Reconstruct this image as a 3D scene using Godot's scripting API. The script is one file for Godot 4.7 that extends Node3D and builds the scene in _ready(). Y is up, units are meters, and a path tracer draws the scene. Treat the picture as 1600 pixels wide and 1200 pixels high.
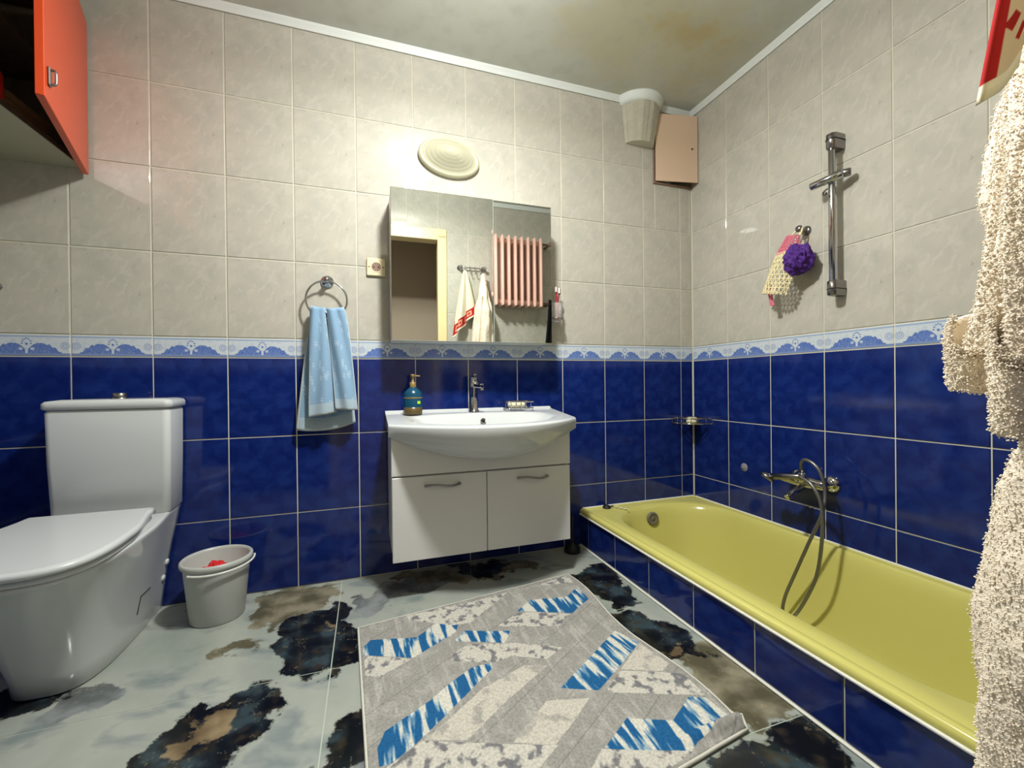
extends Node3D
# A tiled bathroom seen from its doorway. Corner of back and right wall: x = 0, z = 0; floor y = 0; the room lies at x < 0, z > 0.

const TW := 0.2505                      # wall tile pitch
const CEIL := 2.415
const ROWS := [0.0, 0.316, 0.646, 0.976, 1.057, 1.387, 1.717, 2.047, 2.385]
const LEFT := -3.2
const REAR := 1.85
const APRON := -0.740                   # outer face of the bath apron
var M := {}
var tile_cache := {}
var used_names := {}
var rng := RandomNumberGenerator.new()

# ---------------------------------------------------------------- naming
func numbered(called: String) -> String:
	var n: int = used_names.get(called, 0)
	used_names[called] = n + 1
	return called if n == 0 else "%s_%03d" % [called, n]

func tag(o: Node3D, label: String, category: String, group := "") -> Node3D:
	o.set_meta("label", label)
	o.set_meta("category", category)
	if group != "":
		o.set_meta("group", group)
	return o

func thing(called: String, label: String, category: String, at := Vector3.ZERO, group := "") -> Node3D:
	var o := Node3D.new()
	o.name = numbered(called)
	add_child(o, true)
	o.position = at
	tag(o, label, category, group)
	return o

func part(st: SurfaceTool, called: String, m: Material, parent: Node3D = null, label := "") -> MeshInstance3D:
	st.generate_normals()
	var o := MeshInstance3D.new()
	o.mesh = st.commit()
	o.material_override = m
	o.cast_shadow = GeometryInstance3D.SHADOW_CASTING_SETTING_ON
	if parent == null:
		o.name = numbered(called)
		add_child(o, true)
	else:
		o.name = called
		parent.add_child(o, true)
	if label != "":
		o.set_meta("label", label)
	return o

func struct(st: SurfaceTool, called: String, m: Material, parent: Node3D = null) -> MeshInstance3D:
	var o := part(st, called, m, parent)
	if parent == null:
		o.set_meta("kind", "structure")
	return o

# ---------------------------------------------------------------- materials
func mat(c: Color, rough := 0.5, metal := 0.0, spec := 0.5) -> StandardMaterial3D:
	var m := StandardMaterial3D.new()
	m.albedo_color = c
	m.roughness = rough
	m.metallic = metal
	m.metallic_specular = spec
	return m

func tex_mat(im: Image, rough := 0.5, spec := 0.5) -> StandardMaterial3D:
	var m := mat(Color.WHITE, rough, 0.0, spec)
	m.albedo_texture = ImageTexture.create_from_image(im)
	return m

func noise(seed_: int, freq: float, oct := 3) -> FastNoiseLite:
	var n := FastNoiseLite.new()
	n.seed = seed_
	n.noise_type = FastNoiseLite.TYPE_SIMPLEX_SMOOTH
	n.frequency = freq
	n.fractal_octaves = oct
	return n

func noise_tex(seed_: int, freq: float, a: Color, b: Color, size := 256, oct := 4) -> NoiseTexture2D:
	var t := NoiseTexture2D.new()
	t.width = size
	t.height = size
	t.seamless = true
	t.noise = noise(seed_, freq, oct)
	var g := Gradient.new()
	g.set_color(0, a)
	g.set_color(1, b)
	t.color_ramp = g
	return t

func bump_tex(seed_: int, freq: float, strength: float, size := 256) -> NoiseTexture2D:
	var t := NoiseTexture2D.new()
	t.width = size
	t.height = size
	t.seamless = true
	t.as_normal_map = true
	t.bump_strength = strength
	t.noise = noise(seed_, freq, 4)
	return t

func add_bump(m: StandardMaterial3D, seed_: int, freq: float, strength: float, scale: float, amount := 1.0) -> void:
	m.normal_enabled = true
	m.normal_texture = bump_tex(seed_, freq, strength)
	m.normal_scale = amount
	m.uv1_triplanar = true
	m.uv1_scale = Vector3.ONE * scale

# light wall tile: one print of soft marbling, repeated on every tile as on the real ones
func light_tile_image() -> Image:
	var w := 192
	var h := 254
	var im := Image.create(w, h, false, Image.FORMAT_RGB8)
	var n1 := noise(11, 0.011, 4)
	var n2 := noise(12, 0.030, 4)
	var n3 := noise(13, 0.016, 3)
	for y in h:
		for x in w:
			var wx := x + 14.0 * n3.get_noise_2d(x, y)
			var wy := y + 14.0 * n3.get_noise_2d(x + 300, y)
			var a := n1.get_noise_2d(wx * 1.2, wy)
			var b := n2.get_noise_2d(wx * 0.9 + wy * 0.5, wy * 0.35 - wx * 0.25)
			var c := Color(0.706, 0.690, 0.640)
			c = c.lerp(Color(0.678, 0.670, 0.626), clampf(a * 1.2 + 0.4, 0, 1))
			c = c.lerp(Color(0.742, 0.725, 0.678), clampf((b - 0.02) * 1.7, 0, 0.6))
			var v := absf(n2.get_noise_2d(wx * 0.45 + 80, wy * 0.45 + 40 + wx * 0.4))
			c = c.lerp(Color(0.57, 0.555, 0.505), clampf(0.03 - v, 0, 0.03) * 18.0 * clampf(n1.get_noise_2d(x * 2.0 + 500, y * 2.0) * 3.0 - 0.2, 0, 1))
			im.set_pixel(x, y, c)
	return im

func blue_tile_image() -> Image:
	var w := 192
	var h := 254
	var im := Image.create(w, h, false, Image.FORMAT_RGB8)
	var n1 := noise(21, 0.018, 4)
	var n2 := noise(22, 0.035, 3)
	var n3 := noise(23, 0.09, 2)
	for y in h:
		for x in w:
			var wx := x + 22.0 * n2.get_noise_2d(x * 0.5, y * 0.5)
			var a := n1.get_noise_2d(wx, y)
			var c := Color(0.056, 0.120, 0.365).lerp(Color(0.100, 0.178, 0.435), clampf(a + 0.5, 0, 1))
			var b := absf(n2.get_noise_2d(wx * 0.7 + y * 0.3, y * 0.7 - wx * 0.4))
			c = c.lerp(Color(0.22, 0.28, 0.46), clampf(0.03 - b, 0, 0.03) * 14.0 * clampf(n3.get_noise_2d(x * 0.3, y * 0.3) + 0.1, 0, 0.7))
			im.set_pixel(x, y, c)
	return im

# border tile print: mirrored blue waves with scrolls and a dotted flower between two thin lines
func border_image() -> Image:
	var w := 256
	var h := 84
	var im := Image.create(w, h, false, Image.FORMAT_RGB8)
	var n := noise(31, 0.05, 3)
	var pale := Color(0.76, 0.79, 0.81)
	var mid := Color(0.56, 0.63, 0.74)
	var blue := Color(0.32, 0.42, 0.68)
	for y in h:
		for x in w:
			var u := (x + 0.5) / w
			var v := (y + 0.5) / h
			var m := absf(u - 0.5) * 2.0
			var c := pale.lerp(mid, clampf(n.get_noise_2d(x, y) * 0.5, 0, 0.3))
			var top := 0.40 + (4.6 * (m - 0.28) * (m - 0.28) if m < 0.28 else 1.8 * (m - 0.28) * (m - 0.28))
			if m > 0.42:
				top += 0.035 * sin(m * 46.0)
			if v > top and m > 0.035:
				c = blue.lerp(mid, clampf((v - top) * 0.7 + n.get_noise_2d(x * 2, y * 2) * 0.7, 0, 0.8))
			var sc := Vector2((m - 0.13) * 1.45, v - 0.66).length()
			if sc < 0.07:
				c = pale.lerp(mid, 0.4)
			var s2 := Vector2((m - 0.88) * 1.45, v - 0.52).length()
			if s2 < 0.17:
				c = pale.lerp(blue, 0.55 if fmod(s2 * 14.0 + m * 2.0, 1.0) > 0.6 else 0.05)
			for k in 7:
				var an := PI * k / 6.0
				if Vector2((u - 0.5) * 3.0 - 0.15 * cos(an), v - 0.42 + 0.22 * sin(an)).length() < 0.035:
					c = mid.lerp(blue, 0.5)
			if Vector2((u - 0.5) * 3.0, v - 0.44).length() < 0.05:
				c = blue
			if v > 0.055 and v < 0.145:
				c = Color(0.60, 0.66, 0.76)
			if v > 0.86:
				c = Color(0.45, 0.53, 0.70)
			if v > 0.95:
				c = Color(0.74, 0.77, 0.79)
			im.set_pixel(x, y, c)
	return im

func poly(a: Array) -> PackedVector2Array:
	var p := PackedVector2Array()
	for i in range(0, a.size(), 2):
		p.append(Vector2(a[i], a[i + 1]))
	return p

func bounds(p: PackedVector2Array) -> Rect2:
	var r := Rect2(p[0], Vector2.ZERO)
	for q in p:
		r = r.expand(q)
	return r

# glossy floor tile print: pale green-grey marble with black, slate, olive and tan inclusions where the photograph shows them (x, z in metres)
func floor_image() -> Image:
	var slate := [
		[-1.765, 0.108, -1.459, 0.089, -1.286, 0.117, -1.481, 0.212, -1.693, 0.222, -1.793, 0.340, -1.874, 0.262],
		[-1.057, 0.453, -0.983, 0.422, -0.996, 0.627, -1.018, 0.619],
		[-1.827, 0.931, -1.766, 0.891, -1.772, 1.047, -1.845, 1.022],
		[-2.62, 0.50, -2.52, 0.46, -2.45, 0.52, -2.5, 0.60, -2.6, 0.61]]
	var olive := [
		[-0.894, 0.935, -0.727, 0.890, -0.700, 1.024, -0.700, 1.179, -0.751, 1.210, -0.924, 1.220, -0.907, 1.102],
		[-2.240, 0.024, -2.075, 0.014, -1.922, 0.033, -1.937, 0.188, -2.043, 0.249, -2.113, 0.334, -2.193, 0.241],
		[-2.290, 0.386, -2.168, 0.355, -2.151, 0.436, -2.274, 0.409],
		[-1.75, 0.02, -1.2, 0.02, -1.0, 0.15, -1.3, 0.22, -1.6, 0.12]]
	var black := [
		[-2.103, 0.338, -2.043, 0.249, -1.913, 0.197, -1.872, 0.311, -1.835, 0.494, -1.795, 0.614, -1.887, 0.638, -2.046, 0.611, -2.078, 0.479],
		[-1.429, 0.006, -1.177, 0.067, -1.219, 0.198, -1.351, 0.196, -1.418, 0.104],
		[-0.956, 0.340, -0.842, 0.243, -0.725, 0.248, -0.774, 0.406, -0.787, 0.523, -0.800, 0.625, -0.916, 0.608, -0.910, 0.478, -0.996, 0.447],
		[-0.929, 0.628, -0.839, 0.660, -0.789, 0.810, -0.773, 0.911, -0.802, 0.968, -0.931, 0.922, -0.967, 0.841, -0.986, 0.759],
		[-2.323, 0.820, -2.307, 0.772, -2.277, 0.732, -2.255, 0.696, -2.178, 0.664, -2.133, 0.628, -2.041, 0.641, -2.035, 0.751, -2.053, 0.821, -2.095, 0.874, -2.132, 0.921, -2.320, 0.855],
		[-1.898, 1.003, -1.902, 0.885, -1.829, 0.824, -1.779, 0.740, -1.773, 0.844, -1.812, 0.936, -1.846, 0.997, -1.851, 1.020],
		[-1.065, 1.245, -0.888, 1.242, -0.740, 1.225, -0.740, 1.306, -0.794, 1.383, -1.122, 1.30],
		[-2.75, 0.42, -2.66, 0.46, -2.60, 0.53, -2.72, 0.54, -2.85, 0.5]]
	var tan := [
		[-2.247, 0.802, -2.234, 0.757, -2.195, 0.706, -2.141, 0.718, -2.154, 0.775, -2.190, 0.813, -2.219, 0.857],
		[-1.970, 0.322, -1.914, 0.351, -1.919, 0.383, -1.956, 0.362],
		[-0.910, 0.889, -0.854, 0.881, -0.840, 0.915, -0.890, 0.930]]
	# the inclusions as four soft masks, one for each kind
	var mw := 310
	var mh := 238
	var masks := []
	for set_ in [slate, olive, black, tan]:
		var mk := Image.create(mw, mh, false, Image.FORMAT_L8)
		for a in set_:
			var p := poly(a)
			var b := bounds(p)
			for y in range(maxi(0, int(b.position.y / 1.9 * mh)), mini(mh, int(b.end.y / 1.9 * mh) + 2)):
				for x in range(maxi(0, int((b.position.x - LEFT) / 2.48 * mw)), mini(mw, int((b.end.x - LEFT) / 2.48 * mw) + 2)):
					if Geometry2D.is_point_in_polygon(Vector2(LEFT + (x + 0.5) / mw * 2.48, (y + 0.5) / mh * 1.9), p):
						mk.set_pixel(x, y, Color.WHITE)
		mk.resize(mw / 4, mh / 4, Image.INTERPOLATE_LANCZOS)
		mk.resize(mw, mh, Image.INTERPOLATE_CUBIC)
		masks.append(mk)
	var w := 744
	var h := 570
	var im := Image.create(w, h, false, Image.FORMAT_RGB8)
	var n1 := noise(41, 2.2, 4)
	var n2 := noise(42, 7.0, 5)
	var n3 := noise(43, 4.0, 5)
	var n4 := noise(44, 16.0, 4)
	for y in h:
		for x in w:
			var p := Vector2(LEFT + (x + 0.5) / w * 2.48, (y + 0.5) / h * 1.9)
			var a := n1.get_noise_2d(p.x * 1.3, p.y)
			var b := n3.get_noise_2d(p.x + 0.1 * a, p.y * 1.6 - 0.4 * p.x)
			var c := Color(0.575, 0.605, 0.570).lerp(Color(0.655, 0.670, 0.632), clampf(a + 0.5, 0, 1))
			c = c.lerp(Color(0.47, 0.51, 0.515), clampf(b * 1.7 - 0.15, 0, 0.75))
			if absf(b + 0.12) < 0.012:
				c = c.lerp(Color(0.72, 0.70, 0.62), 0.4 * (1.0 - absf(b + 0.12) / 0.012))
			var q := p + Vector2(n2.get_noise_2d(p.x, p.y), n2.get_noise_2d(p.x + 7, p.y)) * 0.06
			var fx := clampi(int((q.x - LEFT) / 2.48 * mw), 0, mw - 1)
			var fy := clampi(int(q.y / 1.9 * mh), 0, mh - 1)
			var f := clampf(n3.get_noise_2d(p.x * 1.6, p.y * 1.6 + 5) * 1.3 + 0.45, 0, 1)
			var g := n4.get_noise_2d(p.x, p.y)
			var vein := absf(n3.get_noise_2d(q.x * 1.5 + 3, q.y * 1.5))
			for k in 4:
				var m: float = masks[k].get_pixel(fx, fy).r + g * 0.30
				m = smoothstep(0.32, 0.58, m)
				if m <= 0.0:
					continue
				var d := Color.BLACK
				match k:
					0:
						d = Color(0.36, 0.38, 0.38).lerp(Color(0.54, 0.56, 0.56), f)
					1:
						d = Color(0.34, 0.325, 0.25).lerp(Color(0.55, 0.525, 0.44), f)
					2:
						d = Color(0.055, 0.065, 0.070).lerp(Color(0.21, 0.265, 0.285), f * f)
						d = d.lerp(Color(0.24, 0.20, 0.14), clampf(g * 1.4 - 0.1, 0, 0.8))
					3:
						d = Color(0.38, 0.32, 0.23).lerp(Color(0.57, 0.50, 0.38), f)
				if vein < 0.016 and k < 3:
					d = d.lerp(Color(0.66, 0.61, 0.49), 0.55 * (1.0 - vein / 0.016))
				# a thin pale seam runs along parts of the edge of each inclusion
				if k == 2 and m > 0.15 and m < 0.7 and f > 0.45:
					d = d.lerp(Color(0.62, 0.56, 0.44), 0.5)
				c = c.lerp(d, m)
			im.set_pixel(x, y, c)
	return im

# bath mat print: slanting bands of streaked blue, mottled white and grey, positions in the mat's own coordinates
func rug_image() -> Image:
	var blue := [
		[0.008, 0.189, 0.015, 0.136, 0.041, 0.106, 0.164, 0.154, 0.207, 0.170, 0.299, 0.108, 0.377, 0.156, 0.352, 0.208, 0.174, 0.282, 0.022, 0.192],
		[0.336, 0.254, 0.388, 0.214, 0.556, 0.299, 0.510, 0.353, 0.347, 0.265],
		[0.630, 0.185, 0.714, 0.130, 0.880, 0.182, 0.964, 0.130, 0.965, 0.241, 0.847, 0.304],
		[0.590, 0.639, 0.955, 0.481, 0.983, 0.580, 0.692, 0.701, 0.602, 0.645],
		[0.028, 0.600, 0.053, 0.554, 0.123, 0.529, 0.192, 0.502, 0.272, 0.457, 0.356, 0.424, 0.428, 0.431, 0.423, 0.457, 0.338, 0.508, 0.244, 0.566, 0.121, 0.637, 0.056, 0.663, 0.029, 0.658],
		[0.588, 0.870, 0.699, 0.823, 0.818, 0.887, 0.922, 0.845, 0.967, 0.872, 0.982, 0.944, 0.884, 0.969, 0.830, 0.970, 0.797, 0.982, 0.595, 0.878]]
	var white := [
		[0.190, 0.007, 0.327, 0.009, 0.480, 0.027, 0.652, 0.024, 0.423, 0.173, 0.349, 0.156, 0.196, 0.041],
		[0.521, 0.241, 0.638, 0.195, 0.834, 0.302, 0.756, 0.356, 0.542, 0.261],
		[0.305, 0.326, 0.384, 0.300, 0.543, 0.369, 0.705, 0.473, 0.620, 0.502, 0.514, 0.435, 0.432, 0.433, 0.297, 0.359],
		[0.013, 0.191, 0.169, 0.285, 0.057, 0.327, 0.012, 0.298],
		[0.717, 0.710, 0.815, 0.662, 0.982, 0.763, 0.975, 0.865, 0.722, 0.725],
		[0.010, 0.681, 0.144, 0.632, 0.477, 0.809, 0.374, 0.854, 0.2, 0.93, 0.01, 0.93],
		[0.501, 0.915, 0.579, 0.870, 0.804, 0.985, 0.706, 0.99],
		[0.821, 0.027, 0.987, 0.010, 0.969, 0.085, 0.827, 0.044]]
	var cream := [
		[0.151, 0.633, 0.358, 0.530, 0.529, 0.494, 0.605, 0.531, 0.399, 0.614, 0.258, 0.685],
		[0.369, 0.747, 0.523, 0.663, 0.648, 0.712, 0.557, 0.764, 0.471, 0.805],
		[0.819, 0.657, 0.981, 0.583, 0.983, 0.708, 0.932, 0.728]]
	var kinds := []
	for set_ in [[blue, 0], [white, 1], [cream, 2]]:
		for a in set_[0]:
			var p := poly(a)
			kinds.append([p, bounds(p), set_[1]])
	var w := 560
	var h := 590
	var im := Image.create(w, h, false, Image.FORMAT_RGB8)
	var n1 := noise(51, 26.0, 3)
	var n2 := noise(52, 11.0, 4)
	var n3 := noise(53, 90.0, 2)
	for y in h:
		for x in w:
			var p := Vector2((x + 0.5) / w, (y + 0.5) / h)
			var st := n1.get_noise_2d(p.x, p.y * 0.14 + p.x * 0.1)
			var sp := n2.get_noise_2d(p.x, p.y)
			var c := Color(0.600, 0.590, 0.565)
			c = c.lerp(Color(0.70, 0.69, 0.66), clampf(st * 2.2 - 0.35, 0, 0.8))
			c = c.lerp(Color(0.69, 0.68, 0.65), clampf(sp * 1.5 - 0.1, 0, 0.7))
			if fposmod((p.y + 0.45 * p.x) / 0.118, 1.0) < 0.028:
				c = c.darkened(0.14)
			for k in kinds:
				if k[1].has_point(p) and Geometry2D.is_point_in_polygon(p, k[0]):
					match k[2]:
						0:
							var s := clampf(st * 1.5 + 0.5 + n3.get_noise_2d(p.x, p.y * 0.2) * 0.12, 0, 1)
							if s < 0.36:
								c = Color(0.15, 0.37, 0.56)
							elif s < 0.66:
								c = Color(0.19, 0.41, 0.59).lerp(Color(0.58, 0.67, 0.72), clampf((s - 0.36) / 0.26 + 0.25 * n3.get_noise_2d(p.x * 0.6, p.y * 0.3), 0, 1))
							else:
								c = Color(0.60, 0.69, 0.74).lerp(Color(0.82, 0.81, 0.76), clampf((s - 0.66) * 9.0, 0, 1))
						1:
							c = Color(0.78, 0.765, 0.72)
							var d := n2.get_noise_2d(p.x * 1.5 + 9, p.y * 1.5) + 0.35 * n1.get_noise_2d(p.x * 1.3, p.y * 1.3)
							c = c.lerp(Color(0.40, 0.40, 0.42), clampf((d - 0.04) * 2.4, 0, 0.8))
						2:
							c = Color(0.77, 0.75, 0.70).lerp(Color(0.58, 0.57, 0.55), clampf(sp * 2.0 - 0.2, 0, 0.6))
			c = c.lerp(c.darkened(0.12), clampf(n3.get_noise_2d(p.x, p.y) + 0.4, 0, 1))
			im.set_pixel(x, y, c)
	return im

func ceiling_image() -> Image:
	var w := 400
	var h := 240
	var im := Image.create(w, h, false, Image.FORMAT_RGB8)
	var n1 := noise(61, 1.8, 4)
	var n2 := noise(62, 9.0, 4)
	for y in h:
		for x in w:
			var p := Vector2(LEFT + (x + 0.5) / w * 3.2, (y + 0.5) / h * 1.9)
			var c := Color(0.79, 0.80, 0.765)
			var f := n1.get_noise_2d(p.x, p.y)
			var g := n2.get_noise_2d(p.x, p.y)
			var d1 := Vector2((p.x + 0.42) / 0.20, (p.y - 0.46) / 0.10).length() + f * 0.8 + g * 0.5
			var d2 := Vector2((p.x + 0.50) / 0.62, (p.y - 0.42) / 0.34).length() + f * 0.8 + g * 0.3
			c = c.lerp(Color(0.76, 0.73, 0.60), clampf((1.15 - d2) * 0.9, 0, 0.6))
			c = c.lerp(Color(0.72, 0.63, 0.38), clampf((1.0 - d1) * 0.8, 0, 0.45))
			c = c.lerp(c.darkened(0.06), clampf(g, 0, 1))
			im.set_pixel(x, y, c)
	return im

func towel_image() -> Image:
	var w := 200
	var h := 400
	var im := Image.create(w, h, false, Image.FORMAT_RGB8)
	var n := noise(71, 0.2, 2)
	var spots := []
	rng.seed = 72
	for k in 26:
		spots.append(Vector2(rng.randf() * w, rng.randf() * h))
	for y in h:
		for x in w:
			var c := Color(0.54, 0.665, 0.77)
			for s in spots:
				var d: Vector2 = Vector2(x, y) - s
				if absf(d.x) < 13 and absf(d.y) < 13:
					var l := d.length()
					if l < 3 or (l > 5 and l < 11 and sin(d.angle() * 5.0) > 0.1):
						c = Color(0.70, 0.785, 0.85)
			if y > h - 44:
				c = Color(0.66, 0.735, 0.78)
			if x < 7 or x > w - 7 or y > h - 8:
				c = Color(0.76, 0.80, 0.80)
			c = c.lerp(c.darkened(0.1), clampf(n.get_noise_2d(x, y) + 0.3, 0, 1))
			im.set_pixel(x, y, c)
	return im

# right half of the picture: the woven border on the face; left half: the reverse of the cloth, where only floats of red show
func cream_towel_image() -> Image:
	var w := 400
	var h := 400
	var im := Image.create(w, h, false, Image.FORMAT_RGB8)
	for y in h:
		for x in w:
			var c := Color(0.87, 0.84, 0.73)
			var bx := x % 40
			if y > 320 and y < 385:
				if x >= 200:
					c = Color(0.66, 0.16, 0.16)
					if y > 334 and y < 372 and bx > 9 and bx < 32:
						c = Color(0.86, 0.62, 0.50) if (absi(bx - 20) > 5 or absi(y - 353) > 8) else Color(0.70, 0.22, 0.20)
				else:
					c = Color(0.82, 0.74, 0.62)
					if y > 334 and y < 372 and (absi(bx - 12) + absi(y - 344) < 9 or absi(bx - 26) + absi(y - 362) < 8):
						c = Color(0.62, 0.16, 0.15)
			if (y > 312 and y < 320) or (y > 385 and y < 392):
				c = Color(0.90, 0.87, 0.78)
			if (x < 6 or x > 394) and y > 300 and y < 385:
				c = Color(0.66, 0.16, 0.16)
			im.set_pixel(x, y, c)
	return im

func make_materials() -> void:
	M.light_tile = tex_mat(light_tile_image(), 0.022)
	M.blue_tile = tex_mat(blue_tile_image(), 0.09)
	M.border_tile = tex_mat(border_image(), 0.12)
	M.grout = mat(Color(0.79, 0.78, 0.71), 0.85)
	M.floor_tile = tex_mat(floor_image(), 0.14)
	M.floor_grout = mat(Color(0.68, 0.72, 0.66), 0.8)
	M.ceiling = tex_mat(ceiling_image(), 0.75)
	M.white_paint = mat(Color(0.84, 0.86, 0.84), 0.55)
	M.silicone = mat(Color(0.86, 0.86, 0.82), 0.4)
	M.ceramic = mat(Color(0.77, 0.785, 0.78), 0.08)
	M.seat = mat(Color(0.77, 0.785, 0.785), 0.22)
	M.chrome = mat(Color(0.72, 0.72, 0.73), 0.10, 1.0)
	M.grey_cover = mat(Color(0.42, 0.40, 0.34), 0.4)
	M.dull_chrome = mat(Color(0.56, 0.55, 0.54), 0.28, 1.0)
	M.mirror = mat(Color(0.93, 0.945, 0.93), 0.010, 1.0)
	M.glass_edge = mat(Color(0.66, 0.69, 0.65), 0.2)
	M.white_board = mat(Color(0.84, 0.84, 0.82), 0.30)
	M.bath = mat(Color(0.790, 0.765, 0.430), 0.15)
	M.black_rubber = mat(Color(0.03, 0.03, 0.035), 0.55)
	M.orange = mat(Color(0.790, 0.270, 0.110), 0.28)
	M.carcass = mat(Color(0.30, 0.24, 0.17), 0.7)
	M.carcass.albedo_texture = noise_tex(81, 0.02, Color(0.75, 0.75, 0.75), Color(1, 1, 1))
	M.carcass.uv1_triplanar = true
	M.carcass.uv1_scale = Vector3(4, 1, 4)
	M.pale_board = mat(Color(0.66, 0.65, 0.56), 0.5)
	M.bucket = mat(Color(0.70, 0.71, 0.69), 0.35)
	M.red_cloth = mat(Color(0.80, 0.12, 0.14), 0.8)
	M.brown_cloth = mat(Color(0.45, 0.36, 0.22), 0.9)
	M.rug = tex_mat(rug_image(), 0.95, 0.15)
	M.rug_hem = mat(Color(0.80, 0.79, 0.74), 0.9)
	M.towel = tex_mat(towel_image(), 0.95, 0.2)
	M.cream_towel = tex_mat(cream_towel_image(), 0.95, 0.2)
	M.terry = mat(Color(0.91, 0.86, 0.78), 0.95, 0.0, 0.2)
	add_bump(M.terry, 91, 0.06, 8.0, 9.0, 0.6)
	M.terry_tuft = mat(Color(0.92, 0.87, 0.79), 0.95, 0.0, 0.2)
	M.socket = mat(Color(0.86, 0.81, 0.66), 0.35)
	M.hole_shade_and_lines = mat(Color(0.10, 0.08, 0.06), 0.8)  # dark colour painted in for the shade inside holes; also for dark lines
	M.glass_shade = mat(Color(0.66, 0.65, 0.56), 0.08)
	M.shade_rim = mat(Color(0.70, 0.69, 0.58), 0.18)
	M.hatch = mat(Color(0.82, 0.71, 0.61), 0.45)
	M.hatch_frame = mat(Color(0.50, 0.40, 0.33), 0.6)
	M.strip_tile = tex_mat(light_tile_image(), 0.2)
	M.strip_tile.albedo_color = Color(1.0, 1.0, 0.97)
	M.teal = mat(Color(0.05, 0.27, 0.37), 0.25)
	M.gold = mat(Color(0.50, 0.42, 0.22), 0.35)
	M.amber = mat(Color(0.36, 0.30, 0.16), 0.3)
	M.lime = mat(Color(0.72, 0.86, 0.12), 0.5)
	M.soap = mat(Color(0.88, 0.86, 0.72), 0.45)
	M.purple = mat(Color(0.27, 0.09, 0.46), 0.75)
	M.crochet = mat(Color(0.88, 0.83, 0.66), 0.85)
	M.pink = mat(Color(0.80, 0.43, 0.50), 0.85)
	M.red_plastic = mat(Color(0.72, 0.16, 0.14), 0.3)
	M.mauve_plastic = mat(Color(0.50, 0.26, 0.32), 0.3)
	M.bristle = mat(Color(0.88, 0.86, 0.84), 0.7)
	M.glass = mat(Color(0.86, 0.85, 0.84, 0.30), 0.05)
	M.glass.transparency = BaseMaterial3D.TRANSPARENCY_ALPHA
	M.radiator = mat(Color(0.90, 0.74, 0.68), 0.35)
	M.door_frame = mat(Color(0.87, 0.80, 0.60), 0.35)
	M.hall_wall = mat(Color(0.84, 0.77, 0.68), 0.9)
	M.hall_floor = mat(Color(0.62, 0.54, 0.44), 0.6)
	M.black_cloth = mat(Color(0.025, 0.025, 0.035), 0.95)
	M.hose = mat(Color(0.46, 0.455, 0.44), 0.32, 0.65)
	M.bulb = mat(Color(0.95, 0.95, 0.95), 0.4)
	M.bulb.emission_enabled = true
	M.bulb.emission = Color(0.96, 0.98, 1.0)
	M.bulb.emission_energy_multiplier = 6.0

# ---------------------------------------------------------------- geometry kit (faces are given counter-clockwise from outside)
func S() -> SurfaceTool:
	var st := SurfaceTool.new()
	st.begin(Mesh.PRIMITIVE_TRIANGLES)
	st.set_smooth_group(0)
	st.set_uv(Vector2.ZERO)
	return st

func tri(st: SurfaceTool, a: Vector3, b: Vector3, c: Vector3) -> void:
	st.add_vertex(a)
	st.add_vertex(c)
	st.add_vertex(b)

func quad(st: SurfaceTool, a: Vector3, b: Vector3, c: Vector3, d: Vector3) -> void:
	tri(st, a, b, c)
	tri(st, a, c, d)

func quad_uv(st: SurfaceTool, p: Array, t: Array) -> void:
	for k in [0, 2, 1, 0, 3, 2]:
		st.set_uv(t[k])
		st.add_vertex(p[k])

func flat_out(st: SurfaceTool, p: Array, out: Vector3) -> void:
	var n: Vector3 = (p[1] - p[0]).cross(p[2] - p[0])
	var r := p.duplicate()
	if n.dot(out) < 0:
		r.reverse()
	for k in range(1, r.size() - 1):
		tri(st, r[0], r[k], r[k + 1])

# a box with chamfered edges
func box(st: SurfaceTool, c: Vector3, s: Vector3, b := 0.002, bas := Basis.IDENTITY) -> void:
	st.set_smooth_group(-1)
	var h := s * 0.5
	b = minf(b, minf(h.x, minf(h.y, h.z)) * 0.9)
	var at := func(ax: int, sg: Vector3) -> Vector3:
		var v := (h - Vector3.ONE * b) * sg
		v[ax] = h[ax] * sg[ax]
		return c + bas * v
	for ax in 3:
		var p := (ax + 1) % 3
		var q := (ax + 2) % 3
		for s1 in [-1.0, 1.0]:
			var pts := []
			for e in [[-1, -1], [1, -1], [1, 1], [-1, 1]]:
				var sg := Vector3.ZERO
				sg[ax] = s1
				sg[p] = e[0]
				sg[q] = e[1]
				pts.append(at.call(ax, sg))
			var o := Vector3.ZERO
			o[ax] = s1
			flat_out(st, pts, bas * o)
			for s2 in [-1.0, 1.0]:
				var e1 := Vector3.ZERO
				e1[ax] = s1
				e1[p] = s2
				var lo := e1
				lo[q] = -1
				var hi := e1
				hi[q] = 1
				flat_out(st, [at.call(ax, lo), at.call(ax, hi), at.call(p, hi), at.call(p, lo)], bas * e1)
	for sx in [-1.0, 1.0]:
		for sy in [-1.0, 1.0]:
			for sz in [-1.0, 1.0]:
				var sg := Vector3(sx, sy, sz)
				flat_out(st, [at.call(0, sg), at.call(1, sg), at.call(2, sg)], bas * sg)
	st.set_smooth_group(0)

func boxed(c: Vector3, s: Vector3, b := 0.002, bas := Basis.IDENTITY) -> SurfaceTool:
	var st := S()
	box(st, c, s, b, bas)
	return st

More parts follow.
